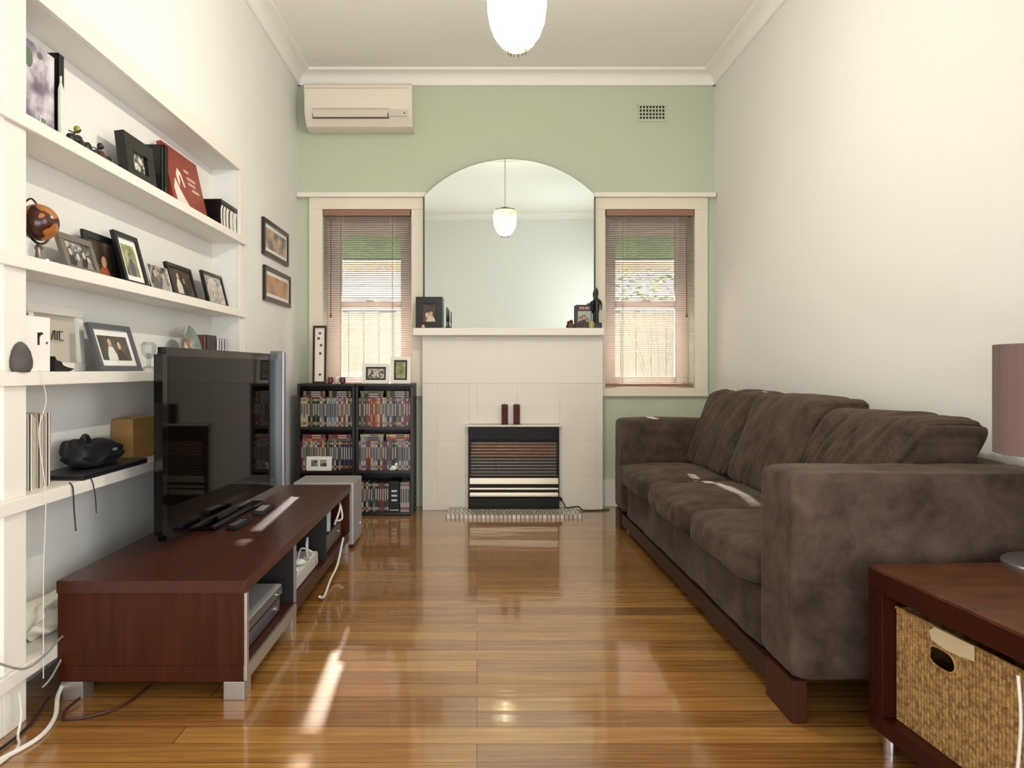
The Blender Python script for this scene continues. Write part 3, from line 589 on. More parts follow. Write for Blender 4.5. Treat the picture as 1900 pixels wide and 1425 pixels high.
B().tube([(.0, -.062, .135)]+[(0, -.060*cos(a), .112-.060*sin(a)) for a in [k*pi/8 for k in range(1, 8)]]+[(0, .062, .10)], .0035, mat('dark bronze', '#3b332c', .3, .8)).obj('meridian', gl)
B().tube([(-.01, -.05, .155), (0, -.035, .172), (0, -.01, .163)], .0025, mat('dark bronze')).obj('pointer', gl)
B().lathe([(0, 0), (.036, 0), (.034, .006), (.01, .012), (.008, .03), (.012, .04), (.006, .05), (0, .05)], mat('aged pewter', '#8c8378', .3, .8)).obj('foot', gl)
# frames on the left wall
def wallframe(lab, y0, y1, z0, z1, pic):
    frame('framed_picture', lab, (XL+.018, (y0+y1)/2, z0), R(90), y1-y0, z1-z0, .026, dkb, matw=.022, pic=pic, lean=0, depth=.017, cat='picture', strut=False)
wallframe('upper dark framed harbour picture on the left wall', 3.95, 4.47, 1.625, 1.84, P_sea); wallframe('lower dark framed orange toned picture on the left wall', 3.97, 4.52, 1.36, 1.565, P_sun)

# ------------------------------------------------------------------ things on the mantel
MZ = 1.232
frame('framed_photo', 'black box frame with a small colour photo at the left of the mantel', (-.405+.082, 4.60, MZ), 0, .182, .215, .045, blk, pic=P_dk, figs=[(.35, .55, .3, '#9c3a33', '#d9b49c'), (.62, .6, .26, '#d8c9ac', '#caa183')], lean=.08, depth=.05, strut=False)
for i, (x, hh) in enumerate(((-.205, .145), (-.187, .12))):
    t = thing('candlestick', ['taller of two slim black candlesticks beside the mantel photo', 'shorter of two slim black candlesticks beside the mantel photo'][i], 'candlestick', (x, 4.60-.012*i+(.02 if i == 0 else -.01), MZ), 0, 'mantel candlesticks')
    B().lathe([(0, 0), (.014, 0), (.013, .006), (.004, .012), (.003, .04), (.005, .045), (0, .045)], black).obj('holder', t)
    B().lathe([(0, .045), (.0045, .046), (.003, hh), (0, hh+.003)], matblack).obj('taper', t)
tag(B().ell((-.36, 4.572, MZ+.01), (.011, .008, .012), mat('pale pink ceramic', '#d9a9a0', .3)).lathe([(0, 0), (.01, 0), (.012, .006), (0, .01)], mat('pale pink ceramic'), (-.36, 4.572, MZ)).obj('trinket'), 'tiny pale pink trinket in front of the mantel photo', 'ornament')
bk = thing('greeting_card', 'black edged illustrated card standing at the right of the mantel', 'card', (.72, 4.60, MZ))
B().bx(-.055, .055, 0, .02, 0, .158, blk, .002).obj('backing', bk); b = B().bx(-.04, .047, -.0012, 0, .035, .115, mat('pale grey print', '#a9b0a2', .5)).bx(-.04, .047, -.0012, 0, .12, .15, mat('print maroon'))
for k, x in enumerate((-.028, -.01, .008, .022)): b.bx(x, x+.01, -.002, 0, .128, .143, mat('pale print'))
people(b, .09, .1, .005, -.002, [(.25, .7, .26, '#3a1a14', '#b9907a'), (.5, .8, .28, '#2c2022', '#b9907a'), (.75, .6, .24, '#39302a', '#a98570')]); b.obj('print', bk)
tag(B().lathe([(0, 0), (.018, 0), (.02, .02), (.012, .035), (.015, .045), (.006, .055), (0, .056)], mat('dark red ceramic', '#5c1f17', .3), (.632, 4.585, MZ)).obj('figurine'), 'tiny dark red figurine left of the mantel card', 'figurine')
tag(B().lathe([(0, 0), (.016, 0), (.02, .02), (.018, .04), (.012, .045), (0, .045)], mat('yellow green glass', '#a8ab5e', .2), (.768, 4.578, MZ)).obj('tealight_holder'), 'small yellow green glass pot beside the dark statuette', 'pot')
tag(B().lathe([(0, 0), (.012, 0), (.008, .05), (.011, .09), (.008, .14), (.009, .15), (.001, .175), (0, .175)], matblack, (.752, 4.612, MZ)).obj('figurine'), 'slender black figurine directly right of the mantel card', 'figurine')
ss = thing('statuette', 'tall black standing statuette at the right end of the mantel', 'statue', (.805, 4.59, MZ))
B().bx(-.032, .032, -.02, .02, 0, .035, black, .003).obj('plinth', ss)
t = bmesh.new(); me = bpy.data.meshes.new('sk')
B().lathe([(0, .035), (.016, .036), (.013, .06), (.013, .10), (.018, .12), (.02, .15), (.024, .175), (.022, .19), (.010, .20), (.007, .21), (.011, .225), (.012, .24), (.009, .255), (.003, .27), (0, .277)], black, seg=20).tube([(-.022, 0, .185), (-.031, 0, .16), (-.029, -.004, .122)], .007, black).tube([(.022, 0, .185), (.031, 0, .16), (.029, -.004, .122)], .007, black).obj('figure', ss)

# ------------------------------------------------------------------ DVD shelf units
def media_unit(x0, x1, lab):
    t = thing('media_shelf', lab, 'shelf', ((x0+x1)/2, 4.453, 0), 0, 'black media shelves'); hw = (x1-x0)/2; T_ = .017; D = .265
    for s in (-1, 1): B().bx(s*hw-(T_ if s > 0 else 0), s*hw+(0 if s > 0 else T_), 0, D, 0, .845, blackwood, .0015).obj('side_panel', t)
    B().bx(-hw, hw, -.004, D, .846, .861, blackwood, .0015).obj('top_panel', t)
    for z in (.005, .278, .563): B().bx(-hw+T_, hw-T_, .004, D-.012, z, z+.016, blackwood).obj('shelf', t)
    B().bx(-hw+T_, hw-T_, D-.011, D-.002, .005, .845, blackwood).obj('back_panel', t)
    return t
media_unit(-1.172, -.798, 'black three-tier disc shelf, the left one against the wall'); media_unit(-.792, -.418, 'black three-tier disc shelf, the right one by the fireplace')
pal_ = [('white', '#aaa69f'), ('black', '#151416'), ('red', '#73231d'), ('grey', '#707074'), ('dark blue', '#28324f'), ('cream', '#b8ab8e'), ('olive', '#6d7047'), ('brown', '#5d3b2c'), ('orange', '#b8652e'), ('pale blue', '#8b98a2'), ('maroon', '#5b1e22'), ('dark green', '#2c4034')]
protos = {}
ordn = ['first', 'second', 'third', 'fourth', 'fifth', 'sixth', 'seventh', 'eighth', 'ninth', 'tenth', 'eleventh', 'twelfth', 'thirteenth', 'fourteenth', 'fifteenth', 'sixteenth', 'seventeenth', 'eighteenth', 'nineteenth', 'twentieth', 'twenty-first', 'twenty-second', 'twenty-third']
def dvd(ci, x, y, z, rot, label, group):
    nm, hx = pal_[ci]
    if ci not in protos:
        cm = mat('spine '+nm, hx, .35); other = mat('spine print '+('white' if ci in (1, 2, 4, 7, 10, 11) else 'dark'), '#aaa59c' if ci in (1, 2, 4, 7, 10, 11) else '#332e30', .5)
        acc = mat('spine accent %d' % (ci % 4), ['#8c2e24', '#9c7f3c', '#3a5272', '#a9a49c'][ci % 4], .5)
        b = B().bx(-.0068, .0068, 0, .135, 0, .19, cm).bx(-.0035, .0035, -.0006, 0, .06+.01*(ci % 3), .15, other).bx(-.0055, .0055, -.0006, 0, .012, .03, acc).bx(-.0055, .0055, -.0006, 0, .168, .182, acc)
        o = b.obj('disc_case', flat=True); protos[ci] = o
    else: o = cp(protos[ci])
    o.location = (x, y, z); o.rotation_euler = rot
    tag(o, label, 'disc case', group); return o
rd = random.Random(11)
cells = [(-1.155, -.815, .579, 'top row of the left disc shelf', [5, 0, 5, 1, 6, 1, 11, 1, 0, 3, 1, 9, 3, 9, 3, 0, 7, 0, 2, 5, 1, 3]),
         (-.775, -.435, .579, 'top row of the right disc shelf', [1, 6, 1, 2, 7, 8, 2, 8, 5, 2, 5, 9, 1, 0, 4, 1, 3, 7, 0, 2, 7, 2]),
         (-1.155, -.815, .294, 'middle row of the left disc shelf', [2, 0, 3, 6, 5, 3, 0, 7, 2, 5, 1, 6, 1, 11, 0, 1, 3, 1, 4, 1, 4, 1]),
         (-.775, -.435, .294, 'middle row of the right disc shelf', [3, 0, 0, 2, 2, 5, 9, 0, 1, 0, 2, 4, 3, 6, 1, 11, 3, 0, 3, 9, 0, 7])]
for x0, x1, z, nm, seq in cells:
    n = len(seq); p = (x1-x0)/n
    for i, ci in enumerate(seq):
        dvd(ci, x0+p*(i+.5), 4.475+rd.uniform(-.004, .006), z+.0005, (0, 0, 0), '%s disc case, %s from left in %s' % (pal_[ci][0], ordn[i], nm), 'disc cases in the '+nm)
    for s, xc in enumerate((x0+.085, x0+.255)):
        k_n = 3
        for k in range(k_n):
            ci = rd.choice([1, 1, 3, 7, 2, 6] if z > .5 else [6, 8, 3, 2, 5])
            # lying flat: local x (thickness) -> up, height .19 -> along world x scaled by case
            o = dvd(ci, xc-.075, 4.478, z+.1985+.0142*k, (0, R(90), 0), 'flat %s disc case, %s up, %s pile, %s' % (pal_[ci][0], ordn[k], ['left', 'right'][s], nm), 'flat disc cases in the '+nm)
            o.scale = (1, 1, .80)
nm = 'bottom row of the right disc shelf'
for i, ci in enumerate([1, 0, 1, 0, 11, 1, 3, 11, 1, 2, 10, 1, 11]):
    x = -.766+i*.0150; tilt = 0
    dvd(ci, x, 4.478, .0215, (0, tilt, 0), '%s disc case, %s from left in %s' % (pal_[ci][0], ordn[i], nm), 'disc cases in the '+nm)
for i in range(4): dvd(0, -.495+i*.0152, 4.476, .0215, (0, 0, 0), 'white disc case, %s of the four at the right end, bottom row' % ordn[i], 'white cases at the bottom right')
bb = thing('box_set', 'black boxed set with silver lettering in the bottom row by the white cases', 'box', (-.542, 4.474, .0215))
B().bx(-.034, .034, 0, .14, 0, .2, matblack, .001).obj('slipcase', bb)
b = B()
for z_ in (.13, .10, .07): b.bx(-.018, .018, -.0008, 0, z_, z_+.012, silver)
b.bx(-.03, .03, -.0008, 0, .008, .014, silver).obj('lettering', bb)
df = frame('framed_photo', 'small white double frame with two dark photos before the left discs', (-1.03, 4.448, .2945), 0, .165, .093, .022, mat('white frame'), pic=paper, lean=.08, depth=.010, strut=False)
B().bx(-.05, -.008, -.003, -.002, .028, .068, P_bw).bx(.008, .05, -.003, -.002, .028, .068, P_bw).obj('photo_pair', df, M=Matrix.Translation((0, .006, 0)))
og = thing('figurine', 'small white crouching figurine in front of the right-hand discs', 'figurine', (-.545, 4.466, .2945))
B().ell((0, 0, .016), (.02, .006, .016), paper).ell((.016, 0, .038), (.010, .006, .011), paper).ell((-.017, 0, .008), (.01, .005, .008), paper).obj('figure', og)
# on top of the units
TZ = .861
frame('framed_photo', 'tall narrow dark frame with a white dotted panel at the window', (-1.045, 4.52, TZ), 0, .092, .385, .014, dkb, pic=mat('cream panel', '#ece3d9', .5), lean=.05, depth=.02, cat='picture')
p_ = [o for o in S.collection.objects if o.name.startswith('framed_photo') and o.location.x < -1.04][-1]
b = B()
for z_, x_ in ((.335, .0), (.30, -.008), (.255, .008), (.20, .004), (.06, .003)): disc(b, x_, z_, .009, .009, .0075, mat('dark bloom print', '#5a3a34', .5)); 
b.obj('bloom_print', p_, M=Matrix.Rotation(-.05, 4, 'X'))
for i, (x, w_, h_, hh, pic) in enumerate(((-.668, .18, .135, 0, P_ci), (-.505, .135, .18, 1, P_gr))):
    frame('framed_photo', ['white framed landscape photo with dark inner border on the disc shelf', 'white framed upright photo nearest the fireplace on the disc shelf'][i], (x, 4.50, TZ), 0, w_, h_, .024, mat('white frame'), matw=.012, matm=dkb, pic=pic, lean=.12, depth=.014)
for i, (x, c_, r) in enumerate(((-.965, '#5e2a2e', .018), (-.925, '#c9b3b0', .022), (-.885, '#5b3038', .02))):
    t = thing('glass_pot', ['dark red little pot beside the tall narrow frame', 'pale pink little glass pot between two dark ones', 'plum coloured little pot on the disc shelf'][i], 'pot', (x, 4.50, TZ), 0, 'little pots on the disc shelf')
    B().lathe([(0, 0), (r*.8, 0), (r, .015), (r*.9, .04), (r*.7, .042), (r*.7, .01), (0, .01)], mat('pot '+c_, c_, .25)).obj('pot', t)
    B().lathe([(0, .0105), (r*.6, .0105), (r*.6, .03), (0, .03)], mat('wax pale', '#d9cfc4', .5)).obj('wax', t)

# ------------------------------------------------------------------ media bench
mb = thing('media_bench', 'long low mahogany media bench with open bays and silver feet', 'tv bench', (-.94, 1.97, 0)); mbx = .27; L_ = 1.63
def wx(x): return x+.94
x0, x1 = -.27, .27
B().bx(x0-.002, x1+.004, -.004, L_+.004, .310, .346, topwood, .002).obj('top', mb)
B().bx(x0, x1, 0, .022, .10, .3095, darkwood, .0015).obj('end_panel', mb); B().bx(x0, x1, L_-.022, L_, .10, .3095, darkwood, .0015).obj('end_panel', mb)
B().bx(x0, x1-.004, 0, L_, .054, .0995, darkwood, .002).obj('base_panel', mb)
for y in (.545, 1.09): B().bx(x0+.02, x1-.006, y-.012, y+.012, .10, .3095, matblack).obj('divider', mb)
B().bx(x0, x0+.012, .022, L_-.022, .10, .3095, matblack).obj('back_panel', mb)
B().bx(x1-.0035, x1+.006, .0, .018, .056, .3095, silver, .001).bx(x1-.0035, x1+.006, .018, .545, .056, .094, silver, .001).bx(x1-.0045, x1+.004, .54, .55, .1, .3095, silver).obj('silver_trim', mb)
fm_ = mat('brushed silver')
for y in (.0, .51, L_-.065):
    for x in (x0+.012, x1-.062): B().bx(x, x+.06, y+.001, y+.061, 0, .0535, fm_, .002).obj('foot', mb)
# equipment
def dev(name, lab, cat, xa, xb, ya, yb, za, zb, m, bev=.004, face=None):
    t = thing(name, lab, cat, ((xa+xb)/2, (ya+yb)/2, za)); hx, hy = (xb-xa)/2, (yb-ya)/2
    B().bx(-hx, hx, -hy, hy, 0, zb-za, m, bev).obj('case', t)
    if face: fp_ = B().bx(hx, hx+.003, -hy+.006, hy-.006, .005, zb-za-.005, face, .001).obj('front_panel', t); B().cyl((hx+.003, hy*.7, (zb-za)/2), (hx+.008, hy*.7, (zb-za)/2), min(.008, (zb-za)*.3), chrome, 12).obj('button', fp_)
    return t
dev('amplifier', 'dark amplifier at the bottom of the near bay of the media bench', 'amplifier', -1.08, -.70, 2.01, 2.42, .1, .156, matblack, face=mat('grey blue fascia', '#3b3d4a', .3))
dev('disc_player', 'flat silver disc player on the amplifier in the near bay', 'disc player', -1.06, -.695, 2.0, 2.43, .1565, .194, silverp, face=mat('dark fascia', '#4b4a44', .3))
b = B(); mgn = mat('magenta ribbon', '#b0369a', .5)
for k in range(5): b.tube([(.0, .0, .004), (.018*cos(k*1.3), .03*sin(k*1.3), .02+.005*k), (.01*cos(k*1.3+.8), .035*sin(k*1.3+.8), .008), (0, 0, .006)], .0035, mgn)
o = b.obj('ribbon'); o.location = (-.73, 2.045, .194); tag(o, 'crumpled magenta ribbon on the silver disc player', 'ribbon')
dev('game_console', 'silver white box at the bottom of the middle bay', 'games console', -1.0, -.70, 2.56, 3.0, .1, .158, mat('light silver plastic', '#cfcac2', .4), face=mat('light grey fascia', '#c4bfb6', .4))
gp = thing('gamepad', 'white game controller lying on the silver box in the middle bay', 'controller', (-.76, 2.72, .1585))
wpl = mat('white plastic', '#dcdad6', .35)
B().add(blob(.07, .13, .035, 5, .004, 3, 10), wpl).ell((.03, -.055, .014), (.035, .018, .014), wpl).ell((.03, .055, .014), (.035, .018, .014), wpl).obj('shell', gp)
for s in (-1, 1): B().cyl((0, s*.03, .034), (0, s*.03, .045), .008, matblack, 12).obj('stick', gp)
tag(B().tube([(-.74, 2.82, .17), (-.74, 2.88, .20), (-.70, 2.92, .17), (-.705, 2.86, .165), (-.71, 2.84, .22), (-.72, 2.90, .24), (-.73, 2.94, .17)], .004, wpl).obj('cable'), 'white coiled cable round the controller in the middle bay', 'cable')
dev('set_top_box', 'slim black box leaning at the back of the middle bay', 'box', -.94, -.86, 2.6, 2.95, .159, .27, matblack)
dev('game_console', 'flat black box in the far bay of the media bench', 'games console', -1.0, -.70, 3.10, 3.50, .1, .185, matblack, face=mat('dark fascia'))
bn = thing('ring_binder', 'pale blue white folder standing on the black box in the far bay', 'folder', (-.76, 3.24, .1855))
B().bx(-.10, .06, -.018, .018, 0, .118, mat('pale blue card', '#bfc8d2', .5), .002, M=Matrix.Rotation(R(-10), 4, 'X')).obj('cover', bn); B().bx(-.095, .055, -.012, .012, .004, .119, paper, M=Matrix.Translation((0, .0, .0)) @ Matrix.Rotation(R(-10), 4, 'X')).obj('papers', bn)
tag(B().tube([(-.70, 3.36, .19), (-.68, 3.38, .26), (-.69, 3.44, .28), (-.675, 3.42, .21), (-.69, 3.33, .215)], .005, wpl).obj('cable'), 'white looped cable by the folder in the far bay', 'cable')
tag(B().tube([(-.662, 3.38, .12), (-.655, 3.30, .10), (-.650, 3.18, .045), (-.650, 3.02, .02), (-.640, 2.88, .008), (-.638, 2.82, .012), (-.640, 2.78, .03)], .005, wpl).obj('cable'), 'thick white cable drooping from the far bay onto the floor', 'cable')
# speaker
sp = thing('subwoofer', 'grey silver subwoofer standing behind the far end of the bench', 'speaker', (-.82, 3.77, 0))
B().bx(-.163, .163, -.13, .13, .018, .350, silverp, .008).obj('cabinet', sp)
B().cyl((.163, .08, .09), (.17, .08, .09), .012, chrome, 14).obj('knob', sp)
for x in (-.13, .13):
    for y in (-.1, .1): B().cyl((x, y, 0), (x, y, .018), .014, matblack, 12).obj('foot', sp)
# television
tvx, tvy = (-1.045, 2.27), (-1.0, 3.40)
ang = math.atan2(tvy[1]-tvx[1], tvy[0]-tvx[0]); tw = math.hypot(tvy[0]-tvx[0], tvy[1]-tvx[1])
tv = thing('television', 'large flat black television standing angled on the media bench', 'television', ((tvx[0]+tvy[0])/2, (tvx[1]+tvy[1])/2, .3462), ang)
gb = mat('gloss black bezel', '#070606', .08, spec=.4); scr = mat('dark screen', '#0a0604', .04, spec=.13)
t = bmesh.new(); bmesh.ops.create_cube(t, size=1)
for v in t.verts: v.co = Vector((v.co.x*tw, v.co.y*.03+.015, v.co.z*.655+.357))
ed = [e_ for e_ in t.edges if abs(e_.verts[0].co.y-e_.verts[1].co.y) > .01]; bmesh.ops.bevel(t, geom=ed, offset=.025, segments=5, affect='EDGES')
bz = B().add(t, gb).obj('bezel', tv, ang=.5)
B().bx(-tw/2+.035, tw/2-.03, -.001, .001, .075, .655, scr).obj('screen', bz)
B().bx(-tw/2+.1, tw/2-.1, .0305, .065, .1, .6, matblack, .015).obj('rear_cover', tv)
B().prism([(tw/2, .03), (tw/2+.028, .03), (tw/2+.028, .66), (tw/2+.012, .70), (tw/2, .70)], -.030, .03, 'y', mat('satin silver', '#8f8f94', .3, .6)).cyl((tw/2+.014, -.030, .03), (tw/2+.014, -.030, .695), .0145, mat('satin silver'), 20).obj('side_trim', tv, ang=.5)
B().bx(-.26, .26, -.05, .13, 0, .016, gb, .005).obj('stand_base', tv); B().bx(-.10, .10, .01, .04, .015, .06, gb, .003).obj('neck', tv)
rm = thing('remote_control', 'silver faced remote control lying before the television', 'remote control', (-.915, 2.93, .346), R(3)); B().bx(-.024, .024, -.09, .09, 0, .018, matblack, .004).obj('case', rm); B().bx(-.017, .017, -.07, .04, .0182, .0195, silverp).obj('keypad', rm)
rm = thing('remote_control', 'black remote control lying nearer the front below the screen', 'remote control', (-.925, 2.66, .346), R(-4)); B().bx(-.022, .022, -.08, .08, 0, .016, black, .004).obj('case', rm)
b = B()
for k in range(5): b.bx(-.014, .014, -.06+k*.022, -.05+k*.022, .0161, .0178, mat('key grey', '#5f5e62', .5))
b.obj('keypad', rm)
# cables by the left wall
wc = mat('white cable', '#dad5cc', .45); gc = mat('grey cable', '#8d887f', .5); bc = mat('black cable', '#1c1612', .5)
def cab(pts, r, m, lab, smooth=8): tag(B().tube(pts, r, m, smooth=smooth).obj('cable'), lab, 'cable')
cab([(-1.208, 1.885, .955), (-1.205, 1.91, .87), (-1.206, 1.88, .78), (-1.2, 1.90, .60), (-1.206, 1.90, .40), (-1.20, 1.89, .17), (-1.20, 1.89, .10)], .0013, wc, 'thin white cable hanging from the lettered panel past the shelves')
cab([(-1.215, 2.035, .618), (-1.207, 2.04, .60), (-1.207, 2.045, .54), (-1.204, 2.05, .47)], .0022, bc, 'short black cable hanging off the fourth shelf, near one')
cab([(-1.215, 2.14, .618), (-1.207, 2.145, .60), (-1.207, 2.16, .55), (-1.204, 2.16, .50)], .0018, bc, 'short thin black cable hanging off the fourth shelf, further one')
cab([(-1.22, 1.72, .22), (-1.195, 1.80, .166), (-1.19, 1.88, .168), (-1.195, 1.97, .185), (-1.202, 1.995, .14), (-1.20, 1.93, .09), (-1.21, 1.90, .07)], .003, gc, 'grey cable looping over the edge of the lowest shelf')
cab([(-1.20, 1.79, .11), (-1.195, 1.79, .05), (-1.19, 1.77, .008), (-1.15, 1.70, .006), (-1.16, 1.55, .006)], .0035, wc, 'white cable dropping to the floor below the lowest shelf')
cab([(-1.216, 2.03, .05), (-1.19, 1.94, .03), (-1.15, 1.86, .008), (-1.13, 1.76, .006), (-1.16, 1.66, .006), (-1.20, 1.55, .006)], .006, wc, 'thick white cable curving over the floor beside the bench foot')
cab([(-1.22, 1.95, .02), (-1.20, 1.85, .006), (-1.19, 1.75, .006), (-1.20, 1.62, .006)], .004, bc, 'black cable along the foot of the left wall')
cab([(-1.14, 1.96, .012), (-1.145, 1.90, .006), (-1.12, 1.855, .006), (-1.06, 1.87, .006), (-1.0, 1.93, .006), (-.98, 2.05, .006)], .0035, mat('maroon cable', '#3b1512', .5), 'dark maroon cable curling in front of the near bench foot')

# ------------------------------------------------------------------ sofa
sf = thing('sofa', 'three-seat brown suede sofa with square arms along the right wall', 'sofa', (1.2, 3.0, 0))
def W2(b): return b
def puffbox(x0, x1, y0, y1, z0, z1, seed, e=10, pz=.0, px=0, nz=.004, wr=0, n=26, wdir='y', lean=0):
    t = bmesh.new(); bmesh.ops.create_cube(t, size=2); bmesh.ops.subdivide_edges(t, edges=t.edges[:], cuts=n, use_grid_fill=True)
    hx, hy, hz = (x1-x0)/2, (y1-y0)/2, (z1-z0)/2; hm = min(hx, hy, hz)
    for v in t.verts:
        p = v.co.copy(); k = (abs(p.x)**e+abs(p.y)**e+abs(p.z)**e)**(1/e); p = p*(max(abs(p.x), abs(p.y), abs(p.z))/k)
        q = Vector((p.x*hx, p.y*hy, p.z*hz))
        q.z += p.z*pz*(1-p.x*p.x)*(1-p.y*p.y); q.x += p.x*px*(1-p.z*p.z)*(1-p.y*p.y)
        s = Vector((q.x*9, q.y*9, q.z*9))+Vector((seed*7.1, seed*3.3, 0))
        d = noise.noise(s)*nz
        if wr:
            if wdir == 'y': a = Vector((q.y*20+q.z*10, q.z*3.0, seed*5))     # folds running up the cushion
            elif wdir == 'x': a = Vector((q.y*14, q.x*4+q.z*8, seed*5))
            rdg = 1-abs(noise.noise(a)); rdg = rdg**6; d -= wr*rdg*(.35+.65*max(0, noise.noise(s*.35)+.5))
        nrm = Vector((p.x**5, p.y**5, p.z**5)); nrm = nrm.normalized() if nrm.length > 1e-6 else Vector((0, 0, 1))
        q += nrm*d
        if lean: q.x += lean*(p.z)
        v.co = q+Vector(((x0+x1)/2, (y0+y1)/2, (z0+z1)/2))
    return t
def part(t, name, m=suede, par=sf):
    b = B(); b.add(t, m); o = b.obj(name, par, M=Matrix.Translation((-1.2, -3.0, 0)), ang=1.4); return o
A0, A1, C0, C1 = 1.836, 2.047, 3.985, 4.195; XF, XB = .845, 1.635
part(puffbox(XF, XB, A0, A1, .116, .676, 1, 22, nz=.004, wr=.003), 'arm')
part(puffbox(XF, XB, C0, C1, .116, .664, 2, 22, nz=.004, wr=.003), 'arm')
part(puffbox(1.47, XB, A1+.001, C0-.001, .116, .672, 3, 22, nz=.004), 'back')
part(puffbox(XF+.015, 1.469, A1+.001, C0-.001, .104, .292, 4, 24, nz=.006, wr=.006), 'seat_base')
cw = (C0-A1)/3
for i in range(3):
    y0 = A1+i*cw; part(puffbox(XF-.03, 1.40, y0+.003, y0+cw-.003, .294, .415, 10+i, 7, pz=.022, px=.012, nz=.007, wr=.008, wdir='x', n=34), 'seat_cushion')
for i in range(3):
    y0 = A1+i*cw; zt_ = [.80, .835, .835][i]
    part(puffbox(1.27, 1.50, y0+.004-.02*(i == 1), y0+cw-.004, .425, zt_, 20+i, 10, px=.030, pz=.012, nz=.007, wr=[.021, .007, .015][i], n=60, lean=.075), 'back_cushion')
sw = mat('dark red brown rail wood', '#2c140d', .4, spec=.2, var=.2, scale=4, stretch=(2, 8, 8))
def wb_(name, x0, x1, y0, y1, z0, z1, m=sw): B().bx(x0, x1, y0, y1, z0, z1, m, .002).obj(name, sf, M=Matrix.Translation((-1.2, -3.0, 0)))
wb_('rail', XF+.012, XF+.04, A0+.17, C1-.12, .035, .103); wb_('rail', XF+.04, XB-.02, C1-.04, C1-.01, .05, .115)
wb_('foot', XF+.004, XF+.044, A0+.004, A0+.17, 0, .115, mat('foot wood', '#3c1e12', .4, spec=.2, var=.2, scale=4)); wb_('foot', XF+.004, XF+.05, C1-.12, C1-.01, 0, .115, mat('foot wood'))
wb_('foot', XB-.08, XB-.02, A0+.01, A0+.07, 0, .115, matblack); wb_('foot', XB-.08, XB-.02, C1-.07, C1-.01, 0, .115, matblack)

# ------------------------------------------------------------------ side table, basket, lamp
ta = thing('side_table', 'dark mahogany side table with a basket bay on chrome feet', 'side table', (.99, 1.73, 0), R(4.0))
tw_, tl_ = .56, .80
cherry = mat('cherry brown table top', '#4c2a15', .32, var=.35, scale=3, stretch=(3, 9, 1), spec=.3); dkred = mat('dark red table edge', '#300e07', .35, spec=.25)
B().bx(0, tw_, -tl_, 0, .452, .461, cherry, .002).bx(0, tw_, -tl_, 0, .404, .4518, dkred, .002).obj('top', ta)
B().bx(0, tw_, -.025, -.002, .10, .4035, dkred, .002).obj('end_panel', ta); B().bx(0, .06, -.055, -.026, .10, .4035, dkred, .002).obj('post', ta)
B().bx(0, tw_, -tl_, -.002, .058, .0995, dkred, .002).obj('bottom_shelf', ta)
B().bx(0, tw_, -tl_, -tl_+.025, .10, .4035, dkred, .002).obj('end_panel', ta); B().bx(tw_-.02, tw_, -tl_+.026, -.026, .10, .4035, dkred, .002).obj('back_panel', ta)
for x, y in ((.02, -.05), (tw_-.06, -.05), (.02, -tl_+.01), (tw_-.06, -tl_+.01)): B().cyl((x+.02, y+.02, 0), (x+.02, y+.02, .0575), .02, chrome, 20).obj('foot', ta)
# basket
bk = thing('basket', 'woven golden seagrass basket with a slot handle in the side table', 'basket', (1.03, 1.675, .1005), R(-86))
bw, bh, bd = .375, .272, .30    # local x = width (towards camera), faces local -y
wick = bpy.data.materials.new('seagrass'); wick.use_nodes = True; N = wick.node_tree.nodes; L = wick.node_tree.links
tc = N.new('ShaderNodeTexCoord'); n_ = N.new('ShaderNodeTexNoise'); n_.inputs['Scale'].default_value = 90; L.new(tc.outputs['Object'], n_.inputs[0]); r_ = N.new('ShaderNodeValToRGB'); e = r_.color_ramp.elements
e[0].position = .32; e[0].color = lin('#6b4a22'); e[1].position = .7; e[1].color = lin('#b48d52'); L.new(n_.outputs[0], r_.inputs[0]); L.new(r_.outputs[0], N['Principled BSDF'].inputs['Base Color']); N['Principled BSDF'].inputs['Roughness'].default_value = .75
def weave(w, h, hole=None, nu=300, nv=110, cols=40):
    t = bmesh.new(); g = [[None]*(nv+1) for _ in range(nu+1)]
    for i in range(nu+1):
        for j in range(nv+1):
            u = i/nu; v = j/nv; a = u*cols; fr = a-math.floor(a); c_ = int(a)
            d = .0034*math.sqrt(max(0, 1-(2*fr-1)**2))
            d += .0012*sin((v*38+ (c_ % 2)*.5+(fr-.5)*(1.2 if c_ % 2 else -1.2))*2*pi)*(1-abs(2*fr-1)**2)
            g[i][j] = t.verts.new((u*w, -d, v*h))
    for i in range(nu):
        for j in range(nv):
            cx_, cz_ = (i+.5)/nu*w, (j+.5)/nv*h
            if hole and ((cx_-hole[0])/hole[2])**4+((cz_-hole[1])/hole[3])**4 < 1: continue
            t.faces.new((g[i][j], g[i+1][j], g[i+1][j+1], g[i][j+1]))
    bmesh.ops.delete(t, geom=[v for v in t.verts if not v.link_faces], context='VERTS'); return t
hole = (.150, .208, .038, .021)
B().add(weave(bw, bh, hole), wick).obj('front_weave', bk, ang=2)
B().add(weave(bd, bh, None, 150, 60, 30), wick, Matrix.Translation((bw, 0, 0)) @ Matrix.Rotation(R(90), 4, 'Z')).bx(.0, .006, .001, bd, 0, bh, wick).bx(0, bw, bd-.006, bd, 0, bh, wick).bx(.003, bw-.003, .002, bd-.002, 0, .006, wick).obj('side_weave', bk, ang=2)
B().tube([(hole[0]+hole[2]*1.1*cos(a)*abs(cos(a))**-.35 if abs(cos(a)) > .01 else hole[0], -.003, hole[1]+hole[3]*1.1*sin(a)) for a in [k*pi/10 for k in range(21)]], .0032, wick, 6, 2).tube([(0, -.002, bh), (bw, -.002, bh)], .004, wick, 8, 1).obj('rim', bk)
